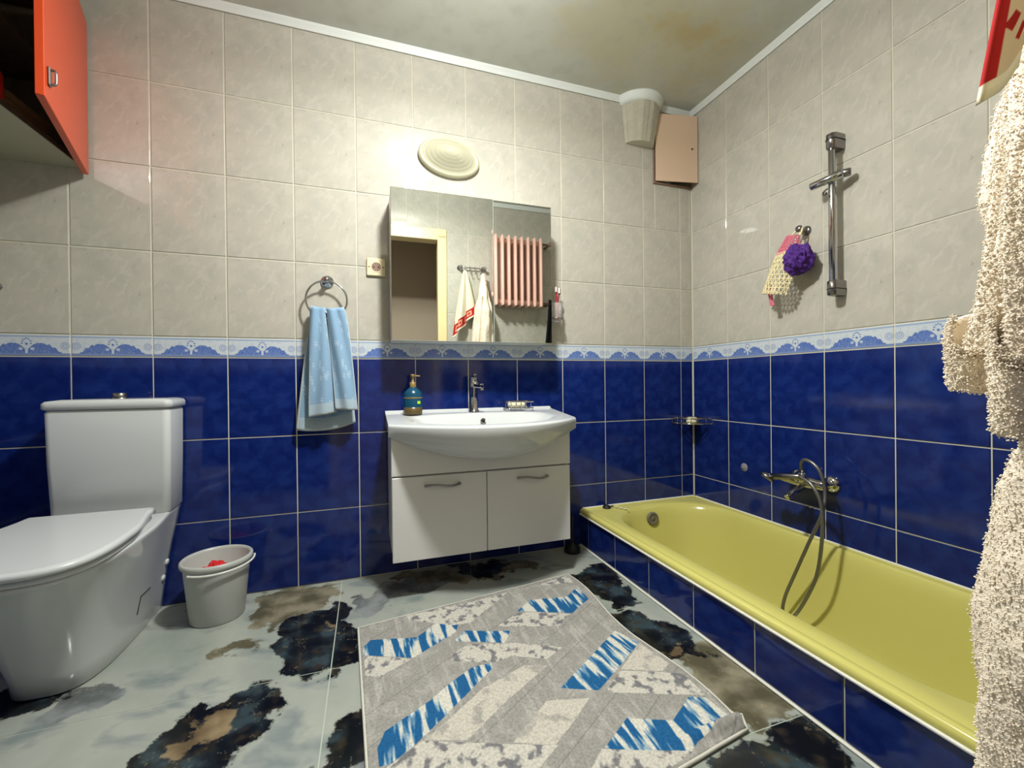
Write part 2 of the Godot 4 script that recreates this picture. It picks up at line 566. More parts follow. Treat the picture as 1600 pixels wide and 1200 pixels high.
# profile [r, y, r, y ...] turned round the y axis of xf; a repeated point makes a sharp edge
func lathe(st: SurfaceTool, prof: Array, segs: int, xf := Transform3D.IDENTITY, sx := 1.0) -> void:
	var g := 0
	for i in range(0, prof.size() - 2, 2):
		var r0: float = prof[i]
		var y0: float = prof[i + 1]
		var r1: float = prof[i + 2]
		var y1: float = prof[i + 3]
		if is_equal_approx(r0, r1) and is_equal_approx(y0, y1):
			g += 1
			continue
		st.set_smooth_group(g)
		for j in segs:
			var t0 := TAU * j / segs
			var t1 := TAU * (j + 1) / segs
			if j == segs - 1:
				t1 = 0.0
			var a := xf * Vector3(r0 * cos(t0) * sx, y0, r0 * sin(t0))
			var b := xf * Vector3(r0 * cos(t1) * sx, y0, r0 * sin(t1))
			var c := xf * Vector3(r1 * cos(t1) * sx, y1, r1 * sin(t1))
			var d := xf * Vector3(r1 * cos(t0) * sx, y1, r1 * sin(t0))
			if r0 > 0.00001:
				tri(st, a, c, b)
			if r1 > 0.00001:
				tri(st, a, d, c)
	st.set_smooth_group(0)

func axis_to(from: Vector3, dir: Vector3) -> Transform3D:
	var y := dir.normalized()
	var x := y.cross(Vector3(0.123, 0.3, 0.9)).normalized()
	return Transform3D(Basis(x, y, x.cross(y)), from)

# a round bar from a to b
func bar(st: SurfaceTool, a: Vector3, b: Vector3, r: float, segs := 14, r2 := -1.0) -> void:
	if r2 < 0:
		r2 = r
	var l := (b - a).length()
	var e := minf(r * 0.2, l * 0.2)
	lathe(st, [0, 0, r - e, 0, r, e, r2, l - e, r2 - e, l, 0, l], segs, axis_to(a, b - a))

func smooth_path(pts: Array, n: int) -> PackedVector3Array:
	var out := PackedVector3Array()
	for i in pts.size() - 1:
		var p0: Vector3 = pts[maxi(i - 1, 0)]
		var p1: Vector3 = pts[i]
		var p2: Vector3 = pts[i + 1]
		var p3: Vector3 = pts[mini(i + 2, pts.size() - 1)]
		for k in n:
			out.append(p1.cubic_interpolate(p2, p0, p3, float(k) / n))
	out.append(pts[-1])
	return out

func tube(st: SurfaceTool, path: PackedVector3Array, r: float, segs := 8, closed := false, r_end := -1.0) -> void:
	var n := path.size()
	var rings := []
	var side := Vector3.ZERO
	for i in n:
		var nxt := path[(i + 1) % n] if (closed or i < n - 1) else path[i]
		var prv := path[(i - 1 + n) % n] if (closed or i > 0) else path[i]
		var d := (nxt - prv).normalized()
		if side == Vector3.ZERO:
			side = d.cross(Vector3(0.21, 0.93, 0.31)).normalized()
		side = (side - d * side.dot(d)).normalized()
		var up := d.cross(side)
		var rr := r if r_end < 0 else lerpf(r, r_end, float(i) / (n - 1))
		var ring := PackedVector3Array()
		for k in segs:
			var t := TAU * k / segs
			ring.append(path[i] + (side * cos(t) + up * sin(t)) * rr)
		rings.append(ring)
	loft(st, rings, closed, not closed)

# rings of equal length joined one to the next; ring points run counter-clockwise when the rings come towards the viewer
func loft(st: SurfaceTool, rings: Array, closed := false, caps := true) -> void:
	var n := rings.size()
	var m: int = rings[0].size()
	st.set_smooth_group(0)
	for i in (n if closed else n - 1):
		var a: PackedVector3Array = rings[i]
		var b: PackedVector3Array = rings[(i + 1) % n]
		for k in m:
			var k2 := (k + 1) % m
			quad(st, a[k], a[k2], b[k2], b[k])
	if caps:
		st.set_smooth_group(5)
		for e in [0, n - 1]:
			var r: PackedVector3Array = rings[e]
			var c := Vector3.ZERO
			for p in r:
				c += p
			c /= m
			for k in m:
				if e == 0:
					tri(st, c, r[(k + 1) % m], r[k])
				else:
					tri(st, c, r[k], r[(k + 1) % m])
		st.set_smooth_group(0)

# a sheet f(u, v) with thickness; u right, v down when seen from the front; uvs are (u, v)
func sheet(st: SurfaceTool, nu: int, nv: int, f: Callable, thick: float, two_prints := false) -> void:
	var p := []
	for j in nv + 1:
		var row := PackedVector3Array()
		for i in nu + 1:
			row.append(f.call(float(i) / nu, float(j) / nv))
		p.append(row)
	var front := []
	var back := []
	for j in nv + 1:
		var fr := PackedVector3Array()
		var br := PackedVector3Array()
		for i in nu + 1:
			var du: Vector3 = p[j][mini(i + 1, nu)] - p[j][maxi(i - 1, 0)]
			var dv: Vector3 = p[mini(j + 1, nv)][i] - p[maxi(j - 1, 0)][i]
			var n := dv.cross(du).normalized()
			fr.append(p[j][i] + n * thick * 0.5)
			br.append(p[j][i] - n * thick * 0.5)
		front.append(fr)
		back.append(br)
	for j in nv:
		for i in nu:
			var t := [Vector2(float(i) / nu, float(j) / nv), Vector2(float(i) / nu, float(j + 1) / nv), Vector2(float(i + 1) / nu, float(j + 1) / nv), Vector2(float(i + 1) / nu, float(j) / nv)]
			var rev := Vector2.ZERO
			if two_prints:
				rev = Vector2(0.5, 0)
				for k in 4:
					t[k].x *= 0.5
			st.set_smooth_group(0)
			quad_uv(st, [front[j][i], front[j + 1][i], front[j + 1][i + 1], front[j][i + 1]], t)
			quad_uv(st, [back[j][i + 1], back[j + 1][i + 1], back[j + 1][i], back[j][i]], [t[3] + rev, t[2] + rev, t[1] + rev, t[0] + rev])
			if j == 0:
				quad_uv(st, [front[0][i], front[0][i + 1], back[0][i + 1], back[0][i]], [t[0], t[3], t[3], t[0]])
			if j == nv - 1:
				quad_uv(st, [front[nv][i + 1], front[nv][i], back[nv][i], back[nv][i + 1]], [t[2], t[1], t[1], t[2]])
			if i == 0:
				quad_uv(st, [front[j + 1][0], front[j][0], back[j][0], back[j + 1][0]], [t[1], t[0], t[0], t[1]])
			if i == nu - 1:
				quad_uv(st, [front[j][nu], front[j + 1][nu], back[j + 1][nu], back[j][nu]], [t[3], t[2], t[2], t[3]])

# rounded rectangle in the xz plane, corner radii given for (x0,z0) (x1,z0) (x1,z1) (x0,z1)
func rrect(x0: float, x1: float, z0: float, z1: float, r: Array, y: float, n := 10) -> PackedVector3Array:
	var out := PackedVector3Array()
	var cs := [[x0, z1, 1, -1, r[3], PI * 0.5], [x1, z1, -1, -1, r[2], 0.0], [x1, z0, -1, 1, r[1], -PI * 0.5], [x0, z0, 1, 1, r[0], -PI]]
	for c in cs:
		for k in n + 1:
			var t: float = c[5] + PI * 0.5 * (1.0 - float(k) / n)
			out.append(Vector3(c[0] + c[2] * c[4] + cos(t) * c[4], y, c[1] + c[3] * c[4] + sin(t) * c[4]))
	return out

# ---------------------------------------------------------------- wall tiles
func tile_mesh(w: float, h: float, u0: float, u1: float, v0: float, v1: float) -> ArrayMesh:
	var key := "%.3f %.3f %.3f %.3f %.3f %.3f" % [w, h, u0, u1, v0, v1]
	if tile_cache.has(key):
		return tile_cache[key]
	var st := S()
	st.set_smooth_group(-1)
	var b := 0.0018
	var hx := w * 0.5
	var hy := h * 0.5
	var uv := func(x: float, y: float) -> Vector2:
		return Vector2(lerpf(u0, u1, x / w + 0.5), lerpf(v1, v0, y / h + 0.5))
	var fr := [Vector3(-hx + b, -hy + b, 0), Vector3(hx - b, -hy + b, 0), Vector3(hx - b, hy - b, 0), Vector3(-hx + b, hy - b, 0)]
	var rim := [Vector3(-hx, -hy, -b * 0.7), Vector3(hx, -hy, -b * 0.7), Vector3(hx, hy, -b * 0.7), Vector3(-hx, hy, -b * 0.7)]
	var tf := []
	var tr := []
	for k in 4:
		tf.append(uv.call(fr[k].x, fr[k].y))
		tr.append(uv.call(rim[k].x, rim[k].y))
	quad_uv(st, fr, tf)
	for k in 4:
		var k2 := (k + 1) % 4
		quad_uv(st, [rim[k], rim[k2], fr[k2], fr[k]], [tr[k], tr[k2], tf[k2], tf[k]])
		var dk: Vector3 = rim[k] - Vector3(0, 0, 0.006)
		var dk2: Vector3 = rim[k2] - Vector3(0, 0, 0.006)
		quad_uv(st, [dk, dk2, rim[k2], rim[k]], [tr[k], tr[k2], tr[k2], tr[k]])
	st.generate_normals()
	var m := st.commit()
	tile_cache[key] = m
	return m

# one tile on a wall; a, b are along the wall (in the wall's own right-hand direction), full tile starts at a0
func put_tile(wall: Node3D, xf: Transform3D, a: float, b: float, y0: float, y1: float, a0: float, wide: float, r0: float, r1: float, kind: String) -> void:
	var j := 0.0022
	var w := b - a - 2 * j
	var h := y1 - y0 - 2 * j
	if w < 0.006 or h < 0.006:
		return
	var m := tile_mesh(w, h, (a + j - a0) / wide, (b - j - a0) / wide, 1.0 - (y1 - j - r0) / (r1 - r0), 1.0 - (y0 + j - r0) / (r1 - r0))
	var o := MeshInstance3D.new()
	o.name = "border_tile" if kind == "border_tile" else "tile"
	o.mesh = m
	o.material_override = M[kind]
	wall.add_child(o, true)
	# every tile sits a hair out of true
	var tilt := Basis.from_euler(Vector3(rng.randf_range(-1, 1), rng.randf_range(-1, 1), 0) * 0.0011)
	o.transform = wall.transform.affine_inverse() * xf * Transform3D(tilt, Vector3((a + b) * 0.5, (y0 + y1) * 0.5, rng.randf_range(-0.0004, 0.0004)))

# tiles over [0, length] of a wall whose joints lie at first + k * TW; an opening [o0, o1] x [ob, oh] is left free
func tile_wall(wall: Node3D, xf: Transform3D, length: float, first: float, o0 := -1.0, o1 := -1.0, oh := 0.0, ob := 0.0) -> void:
	for r in ROWS.size() - 1:
		var kind := "blue_tile" if r < 3 else ("border_tile" if r == 3 else "light_tile")
		var y0: float = ROWS[r]
		var y1: float = ROWS[r + 1]
		var r0 := y0
		var full := 0.33 if r != 3 else 0.081
		if r == 0:
			r0 = y1 - full
		var a := first - TW
		while a < length - 0.001:
			var p := maxf(a, 0.0)
			var q := minf(a + TW, length)
			if q - p > 0.008:
				if o1 > o0 and q > o0 and p < o1 and y0 < oh and y1 > ob:
					if p < o0:
						put_tile(wall, xf, p, o0, y0, y1, a, TW, r0, r0 + full, kind)
					if q > o1:
						put_tile(wall, xf, o1, q, y0, y1, a, TW, r0, r0 + full, kind)
					if y0 < ob:
						put_tile(wall, xf, maxf(p, o0), minf(q, o1), y0, ob, a, TW, r0, r0 + full, kind)
					if y1 > oh:
						put_tile(wall, xf, maxf(p, o0), minf(q, o1), oh, y1, a, TW, r0, r0 + full, kind)
				else:
					put_tile(wall, xf, p, q, y0, y1, a, TW, r0, r0 + full, kind)
			a += TW

func _ready() -> void:
	rng.seed = 7
	# ------------------------------------------------ camera, light, exposure
	var cam := Camera3D.new()
	cam.name = "camera"
	add_child(cam)
	cam.position = Vector3(-1.796, 0.8617, 2.024)
	cam.rotation = Vector3(-0.00326, -0.32585, -0.01087)
	cam.fov = 83.87
	cam.near = 0.02
	cam.current = true
	var env := Environment.new()
	env.background_mode = Environment.BG_COLOR
	env.background_color = Color(0.0, 0.0, 0.0)
	env.tonemap_mode = Environment.TONE_MAPPER_LINEAR
	env.tonemap_exposure = 1.0
	env.sdfgi_enabled = true
	env.ssao_enabled = true
	env.ssil_enabled = true
	var we := WorldEnvironment.new()
	we.name = "world_environment"
	we.environment = env
	add_child(we)
	make_materials()
	build_room()
	build_lamps()
	build_bath()
	build_toilet()
	build_vanity()
	build_mirror()
	build_cupboard()
	build_shower()
	build_rear_wall_things()
	build_robe()
	build_towel_ring()
	build_mat()
	build_small_things()

# ---------------------------------------------------------------- the room
func build_room() -> void:
	# back wall
	# a small niche behind the access hatch is left open in it
	var nx0 := -0.252
	var nx1 := -0.014
	var ny0 := 1.984
	var ny1 := 2.352
	var sb := S()
	for e in [[LEFT - 0.15, nx0, -0.30, 2.54], [nx1, 0.15, -0.30, 2.54], [nx0, nx1, -0.30, ny0], [nx0, nx1, ny1, 2.54]]:
		box(sb, Vector3((e[0] + e[1]) * 0.5, (e[2] + e[3]) * 0.5, -0.0775), Vector3(e[1] - e[0], e[3] - e[2], 0.15), 0.0005)
	box(sb, Vector3((nx0 + nx1) * 0.5, (ny0 + ny1) * 0.5, -0.157), Vector3(nx1 - nx0 + 0.08, ny1 - ny0 + 0.08, 0.01), 0.0005)
	var wb := struct(sb, "wall_back", M.grout)
	tile_wall(wb, Transform3D(Basis.IDENTITY, Vector3(LEFT, 0, 0)), -LEFT, fposmod(-LEFT - 0.081, TW), nx0 - LEFT, nx1 - LEFT, ny1, ny0)
	# right wall (seen from the room, its own right runs towards the camera)
	var wr := struct(boxed(Vector3(0.0775, 1.12, REAR * 0.5), Vector3(0.15, 2.84, REAR + 0.15), 0.001), "wall_right", M.grout)
	tile_wall(wr, Transform3D(Basis(Vector3(0, 0, 1), Vector3.UP, Vector3(-1, 0, 0)), Vector3.ZERO), REAR, 0.2567)
	# left wall
	var wl := struct(boxed(Vector3(LEFT - 0.0775, 1.12, REAR * 0.5), Vector3(0.15, 2.84, REAR + 0.15), 0.001), "wall_left", M.grout)
	tile_wall(wl, Transform3D(Basis(Vector3(0, 0, -1), Vector3.UP, Vector3(1, 0, 0)), Vector3(LEFT, 0, REAR)), REAR, 0.15)
	# rear wall with the doorway
	var o0 := 1.19
	var o1 := 2.08
	var oh := 2.02
	var st := S()
	box(st, Vector3(-o0 * 0.5 + 0.075, 1.12, REAR + 0.0525), Vector3(o0 + 0.15, 2.84, 0.10), 0.001)
	box(st, Vector3((LEFT - o1) * 0.5 - 0.075, 1.12, REAR + 0.0525), Vector3(-LEFT - o1 + 0.15, 2.84, 0.10), 0.001)
	box(st, Vector3(-(o0 + o1) * 0.5, (oh + 2.54) * 0.5, REAR + 0.0525), Vector3(o1 - o0, 2.54 - oh, 0.10), 0.001)
	var wz := struct(st, "wall_rear", M.grout)
	tile_wall(wz, Transform3D(Basis(Vector3(-1, 0, 0), Vector3.UP, Vector3(0, 0, -1)), Vector3(0, 0, REAR)), -LEFT, 0.2285, o0, o1, oh)
	# door frame
	var df := Node3D.new()
	df.name = "door_1"
	df.set_meta("kind", "structure")
	add_child(df)
	part(boxed(Vector3(-o0 - 0.02, oh * 0.5, REAR + 0.05), Vector3(0.04, oh, 0.13), 0.004), "jamb", M.door_frame, df)
	part(boxed(Vector3(-o1 + 0.02, oh * 0.5, REAR + 0.05), Vector3(0.04, oh, 0.13), 0.004), "jamb", M.door_frame, df)
	part(boxed(Vector3(-(o0 + o1) * 0.5, oh - 0.02, REAR + 0.05), Vector3(o1 - o0 - 0.08, 0.04, 0.13), 0.004), "head", M.door_frame, df)
	part(boxed(Vector3(-o0 - 0.012, oh * 0.5, REAR - 0.008), Vector3(0.075, oh, 0.016), 0.004), "architrave", M.door_frame, df)
	part(boxed(Vector3(-o1 + 0.012, oh * 0.5, REAR - 0.008), Vector3(0.075, oh, 0.016), 0.004), "architrave", M.door_frame, df)
	part(boxed(Vector3(-(o0 + o1) * 0.5, oh + 0.012, REAR - 0.008), Vector3(o1 - o0 + 0.05, 0.075, 0.016), 0.004), "architrave", M.door_frame, df)
	# ceiling
	st = S()
	st.set_smooth_group(-1)
	box(st, Vector3(LEFT * 0.5, CEIL + 0.065, REAR * 0.5), Vector3(-LEFT + 0.3, 0.12, REAR + 0.3), 0.001)
	struct(st, "ceiling_slab", M.white_paint)
	st = S()
	st.set_smooth_group(-1)
	var zc := REAR
	quad_uv(st, [Vector3(LEFT, CEIL, 0), Vector3(0, CEIL, 0), Vector3(0, CEIL, zc), Vector3(LEFT, CEIL, zc)],
		[Vector2(0, 0), Vector2(1, 0), Vector2(1, zc / 1.9), Vector2(0, zc / 1.9)])
	var up := Vector3(0, 0.01, 0)
	quad_uv(st, [Vector3(LEFT, CEIL, zc) + up, Vector3(0, CEIL, zc) + up, Vector3(0, CEIL, 0) + up, Vector3(LEFT, CEIL, 0) + up],
		[Vector2(0, 0), Vector2(1, 0), Vector2(1, 1), Vector2(0, 1)])
	struct(st, "ceiling", M.ceiling)
	# floor with large marble-look tiles
	var fl := struct(boxed(Vector3((LEFT + APRON) * 0.5, -0.0508, REAR * 0.5 + 0.03), Vector3(APRON - LEFT, 0.10, REAR + 0.06), 0.001), "floor", M.floor_grout)
	var xs := [LEFT, -3.11, -1.911, APRON]
	var zs := [0.0, 0.022, 0.622, 1.222, 1.822, REAR + 0.06]
	for i in xs.size() - 1:
		for k in zs.size() - 1:
			var x0: float = xs[i] + 0.0016
			var x1: float = xs[i + 1] - 0.0016
			var z0: float = zs[k] + 0.0016
			var z1: float = zs[k + 1] - 0.0016
			st = S()
			st.set_smooth_group(-1)
			var uv := func(x: float, z: float) -> Vector2:
				return Vector2((x - LEFT) / 2.48, z / 1.9)
			var y := 0.0
			quad_uv(st, [Vector3(x0, y, z1), Vector3(x1, y, z1), Vector3(x1, y, z0), Vector3(x0, y, z0)], [uv.call(x0, z1), uv.call(x1, z1), uv.call(x1, z0), uv.call(x0, z0)])
			for e in [[x0, z1, x1, z1], [x1, z1, x1, z0], [x1, z0, x0, z0], [x0, z0, x0, z1]]:
				var t0: Vector2 = uv.call(e[0], e[1])
				var t1: Vector2 = uv.call(e[2], e[3])
				quad_uv(st, [Vector3(e[0], -0.006, e[1]), Vector3(e[2], -0.006, e[3]), Vector3(e[2], y, e[3]), Vector3(e[0], y, e[1])], [t0, t1, t1, t0])
			part(st, "floor_tile", M.floor_tile, fl)
	# cornice strips
	cornice("trim_1", Vector3(LEFT, 0, 0), Vector3(-0.475, 0, 0), Vector3(0, 0, 1))
	cornice("trim_2", Vector3(-0.205, 0, 0), Vector3(0, 0, 0), Vector3(0, 0, 1))
	cornice("trim_3", Vector3(0, 0, 0), Vector3(0, 0, REAR), Vector3(-1, 0, 0))
	cornice("trim_4", Vector3(0, 0, REAR), Vector3(LEFT, 0, REAR), Vector3(0, 0, -1))
	cornice("trim_5", Vector3(LEFT, 0, REAR), Vector3(LEFT, 0, 0), Vector3(1, 0, 0))
	# hallway beyond the doorway
	struct(boxed(Vector3(-1.7, -0.0535, 2.46), Vector3(3.2, 0.10, 1.1), 0.001), "floor_hall", M.hall_floor)
	struct(boxed(Vector3(-1.7, CEIL + 0.06, 2.52), Vector3(3.3, 0.12, 1.13), 0.001), "ceiling_hall", M.hall_wall)
	struct(boxed(Vector3(-1.7, 1.2, 3.04), Vector3(3.3, 2.5, 0.06), 0.001), "wall_hall_far", M.hall_wall)
	struct(boxed(Vector3(-3.32, 1.2, 2.49), Vector3(0.06, 2.5, 1.06), 0.001), "wall_hall_left", M.hall_wall)
	struct(boxed(Vector3(-0.08, 1.2, 2.49), Vector3(0.06, 2.5, 1.06), 0.001), "wall_hall_right", M.hall_wall)

func cornice(called: String, a: Vector3, b: Vector3, n: Vector3) -> void:
	var st := S()
	st.set_smooth_group(0)
	var prof := [[0.0, 2.384], [0.004, 2.384], [0.007, 2.390], [0.009, 2.399], [0.015, 2.407], [0.017, CEIL], [0.0, CEIL]]
	for k in prof.size() - 1:
		st.set_smooth_group(k if k in [0, 5] else 3)
		var p0: Vector3 = n * prof[k][0] + Vector3(0, prof[k][1], 0)
		var p1: Vector3 = n * prof[k + 1][0] + Vector3(0, prof[k + 1][1], 0)
		quad(st, a + p0, b + p0, b + p1, a + p1)
	st.set_smooth_group(-1)
	for e in [a, b]:
		var pts := []
		for p in prof:
			pts.append(e + n * p[0] + Vector3(0, p[1], 0))
		flat_out(st, pts, (e - (a + b) * 0.5))
	struct(st, called, M.white_paint)

# ---------------------------------------------------------------- lamps
func build_lamps() -> void:
	var at := Vector3(-1.477, CEIL, 0.936)
	var t := thing("ceiling_lamp", "lit round globe lamp on the ceiling in the middle of the room", "lamp", at)
	var st := S()
	lathe(st, [0, -0.035, 0.052, -0.035, 0.058, -0.030, 0.062, -0.004, 0.062, 0.0, 0, 0.0], 28)
	part(st, "base", M.white_board, t)
	st = S()
	var pr := []
	for k in 17:
		var a := -PI * 0.5 + PI * k / 16.0 * 0.86
		pr.append_array([0.088 * cos(a), -0.112 + 0.088 * sin(a)])
	lathe(st, pr, 32)
	part(st, "globe", M.bulb, t, "glowing white globe")
	var l := OmniLight3D.new()
	l.name = "ceiling_lamp_light"
	l.light_color = Color(1.0, 1.0, 0.985)
	l.light_energy = 0.85
	l.light_size = 0.085
	l.omni_range = 12.0
	l.omni_attenuation = 2.0
	l.shadow_enabled = true
	t.add_child(l)
	l.position = Vector3(0, -0.112, 0)
	# the lamp's light-board faces down, so most of its light leaves through the lower face of the globe
	var al := AreaLight3D.new()
	al.name = "ceiling_lamp_board"
	al.light_color = Color(1.0, 1.0, 0.985)
	al.light_energy = 3.7
	al.area_size = Vector2(0.12, 0.12)
	al.area_range = 12.0
	al.shadow_enabled = true
	t.add_child(al)
	al.position = Vector3(0, -0.203, 0)
	al.rotation = Vector3(-PI * 0.5, 0, 0)
	# oval wall lamp, switched off
	t = thing("wall_lamp", "unlit oval wall lamp with ribbed glass above the mirror", "lamp", Vector3(-1.418, 1.925, 0.0))
	var xf := Transform3D(Basis.from_euler(Vector3(0, 0, -0.09)) * Basis.from_euler(Vector3(PI * 0.5, 0, 0)), Vector3.ZERO)
	xf = xf.scaled_local(Vector3(1.0, 1.0, 0.60))
	st = S()
	lathe(st, [0.0, 0.0, 0.142, 0.0, 0.146, 0.006, 0.146, 0.020, 0.140, 0.028, 0.130, 0.030, 0.124, 0.026], 48, xf)
	part(st, "rim", M.shade_rim, t)
	st = S()
	var prof := []
	for k in 25:
		var f := k / 24.0
		var r := 0.127 * (1.0 - f)
		var y := 0.026 + 0.062 * pow(sin(f * PI * 0.5), 1.4) + 0.0016 * sin(f * 44.0) * (1.0 - f)
		prof.append_array([r, y])
	lathe(st, prof, 48, xf)
	part(st, "glass_shade", M.glass_shade, t)

# ---------------------------------------------------------------- bath
func build_bath() -> void:
	var t := thing("bathtub", "yellow enamelled bathtub set low along the right wall", "bathtub", Vector3.ZERO)
	var x0 := APRON - 0.004
	var x1 := -0.002
	var z0 := 0.002
	var z1 := 1.76
	var st := S()
	var c0 := [0.008, 0.008, 0.008, 0.008]
	var rings := []
	# from the outer lower edge up over the rim, down the inside to the middle of the floor
	for e in [[0.0, 0.168], [-0.002, 0.180], [0.000, 0.189], [0.008, 0.195], [0.018, 0.196], [0.026, 0.192], [0.030, 0.1885], [0.036, 0.190]]:
		rings.append(rrect(x0 + e[0], x1 - e[0] * 0.3, z0 + e[0] * 0.3, z1 - e[0], c0, e[1]))
	var ins := [[0.0, 0.190], [0.004, 0.188], [0.010, 0.180], [0.018, 0.165], [0.026, 0.135], [0.050, 0.0], [0.075, -0.11], [0.10, -0.165], [0.15, -0.190], [0.22, -0.195]]
	for e in ins:
		var d: float = e[0]
		var rr := [0.28 - d * 0.5, 0.26 - d * 0.5, 0.20, 0.30]
		rings.append(rrect(-0.655 + d, -0.030 - d * 0.8, 0.050 + d * 1.5, 1.66 - d * 1.2, rr, e[1]))
	loft(st, rings, false, false)
	var last: PackedVector3Array = rings[-1]
	var mid := Vector3(-0.37, -0.197, 0.85)
	for k in last.size():
		tri(st, mid, last[k], last[(k + 1) % last.size()])
	part(st, "tub", M.bath, t)
	st = S()
	var of := Transform3D(Basis.from_euler(Vector3(PI * 0.5 - 0.10, 0, 0)), Vector3(-0.362, 0.128, 0.102))
	lathe(st, [0, 0.007, 0.008, 0.007, 0.010, 0.004, 0.020, 0.004, 0.023, 0.008, 0.030, 0.008, 0.034, 0.004, 0.034, -0.004], 28, of)
	part(st, "overflow_cover", M.grey_cover, t, "grey round overflow cover")
	# tiled apron
	var ap := struct(boxed(Vector3(APRON + 0.033, 0.077, 0.88), Vector3(0.06, 0.180, 1.76), 0.001), "wall_bath_apron", M.grout)
	var zs := [0.0, 0.084, 0.331, 0.578, 0.825, 1.072, 1.319, 1.566, 1.76]
	var axf := Transform3D(Basis(Vector3(0, 0, 1), Vector3.UP, Vector3(-1, 0, 0)), Vector3(APRON, 0, 0))
	for k in zs.size() - 1:
		put_tile(ap, axf, zs[k], zs[k + 1], 0.008, 0.166, zs[k], 0.25, -0.1, 0.23, "blue_tile")
	struct(boxed(Vector3(APRON - 0.003, 0.1675, 0.88), Vector3(0.012, 0.009, 1.755), 0.003), "trim_6", M.silicone)
	struct(boxed(Vector3(APRON - 0.002, 0.004, 0.88), Vector3(0.010, 0.008, 1.755), 0.003), "trim_7", M.silicone)
	# seam of sealant where the tub meets the walls
	struct(boxed(Vector3(APRON * 0.5, 0.194, 0.005), Vector3(-APRON - 0.02, 0.008, 0.008), 0.003), "trim_8", M.silicone)
	struct(boxed(Vector3(-0.005, 0.194, 0.89), Vector3(0.008, 0.008, 1.74), 0.003), "trim_9", M.silicone)
	# tiled ledge at the far end of the tub
	struct(boxed(Vector3(APRON * 0.5, 0.06, (1.765 + REAR) * 0.5), Vector3(-APRON, 0.24, REAR - 1.765), 0.002), "wall_bath_end", M.grout)
	# rubber plug on its chain, lying on the corner of the rim
	var p := thing("bath_plug", "black rubber plug with a pale chain on the bath rim corner", "plug", Vector3(-0.600, 0.1925, 0.034))
	st = S()
	lathe(st, [0, 0, 0.022, 0, 0.022, 0, 0.020, 0.008, 0.016, 0.011, 0.006, 0.012, 0.006, 0.018, 0, 0.019], 22)
	part(st, "plug", M.black_rubber, p)
	st = S()
	var ring := PackedVector3Array()
	for k in 16:
		ring.append(Vector3(0.030 + 0.010 * cos(TAU * k / 16), 0.004 + 0.006 * sin(TAU * k / 16), 0.008 * sin(TAU * k / 16)))
	tube(st, ring, 0.0022, 6, true)
	part(st, "ring", M.black_rubber, p)
	st = S()
	for k in 11:
		var c := Vector3(0.040 + 0.004 * k, 0.0035, 0.008 + 0.007 * k + 0.006 * sin(k * 1.9))
		lathe(st, [0, -0.0035, 0.004, -0.002, 0.005, 0, 0.004, 0.002, 0, 0.0035], 8, Transform3D(Basis.IDENTITY, c))
	part(st, "bead_chain", M.soap, p)

# ---------------------------------------------------------------- toilet
func d_ring(cx: float, hw_back: float, hw: float, z0: float, z1: float, y_back: float, y_front: float, power := 0.62) -> PackedVector3Array:
	# D-shaped outline: flat back at z0, rounded nose at z1; runs counter-clockwise seen from above
	var out := PackedVector3Array()
	var zs := z0 + (z1 - z0) * 0.46
	var side := 10
	var arc := 28
	for k in side + 1:
		var f := float(k) / side
		out.append(Vector3(cx - lerpf(hw_back, hw, smoothstep(0, 1, f)), 0, lerpf(z0, zs, f)))
	for k in range(1, arc):
		var a := PI * k / arc
		var cx_ := -cos(a)
		var s := sin(a)
		out.append(Vector3(cx + hw * signf(cx_) * pow(absf(cx_), power), 0, zs + (z1 - zs) * pow(s, power)))
	for k in side + 1:
		var f := 1.0 - float(k) / side
		out.append(Vector3(cx + lerpf(hw_back, hw, smoothstep(0, 1, f)), 0, lerpf(z0, zs, f)))
	for i in out.size():
		out[i].y = lerpf(y_back, y_front, clampf((out[i].z - 0.2) / 0.5, 0, 1))
	return out

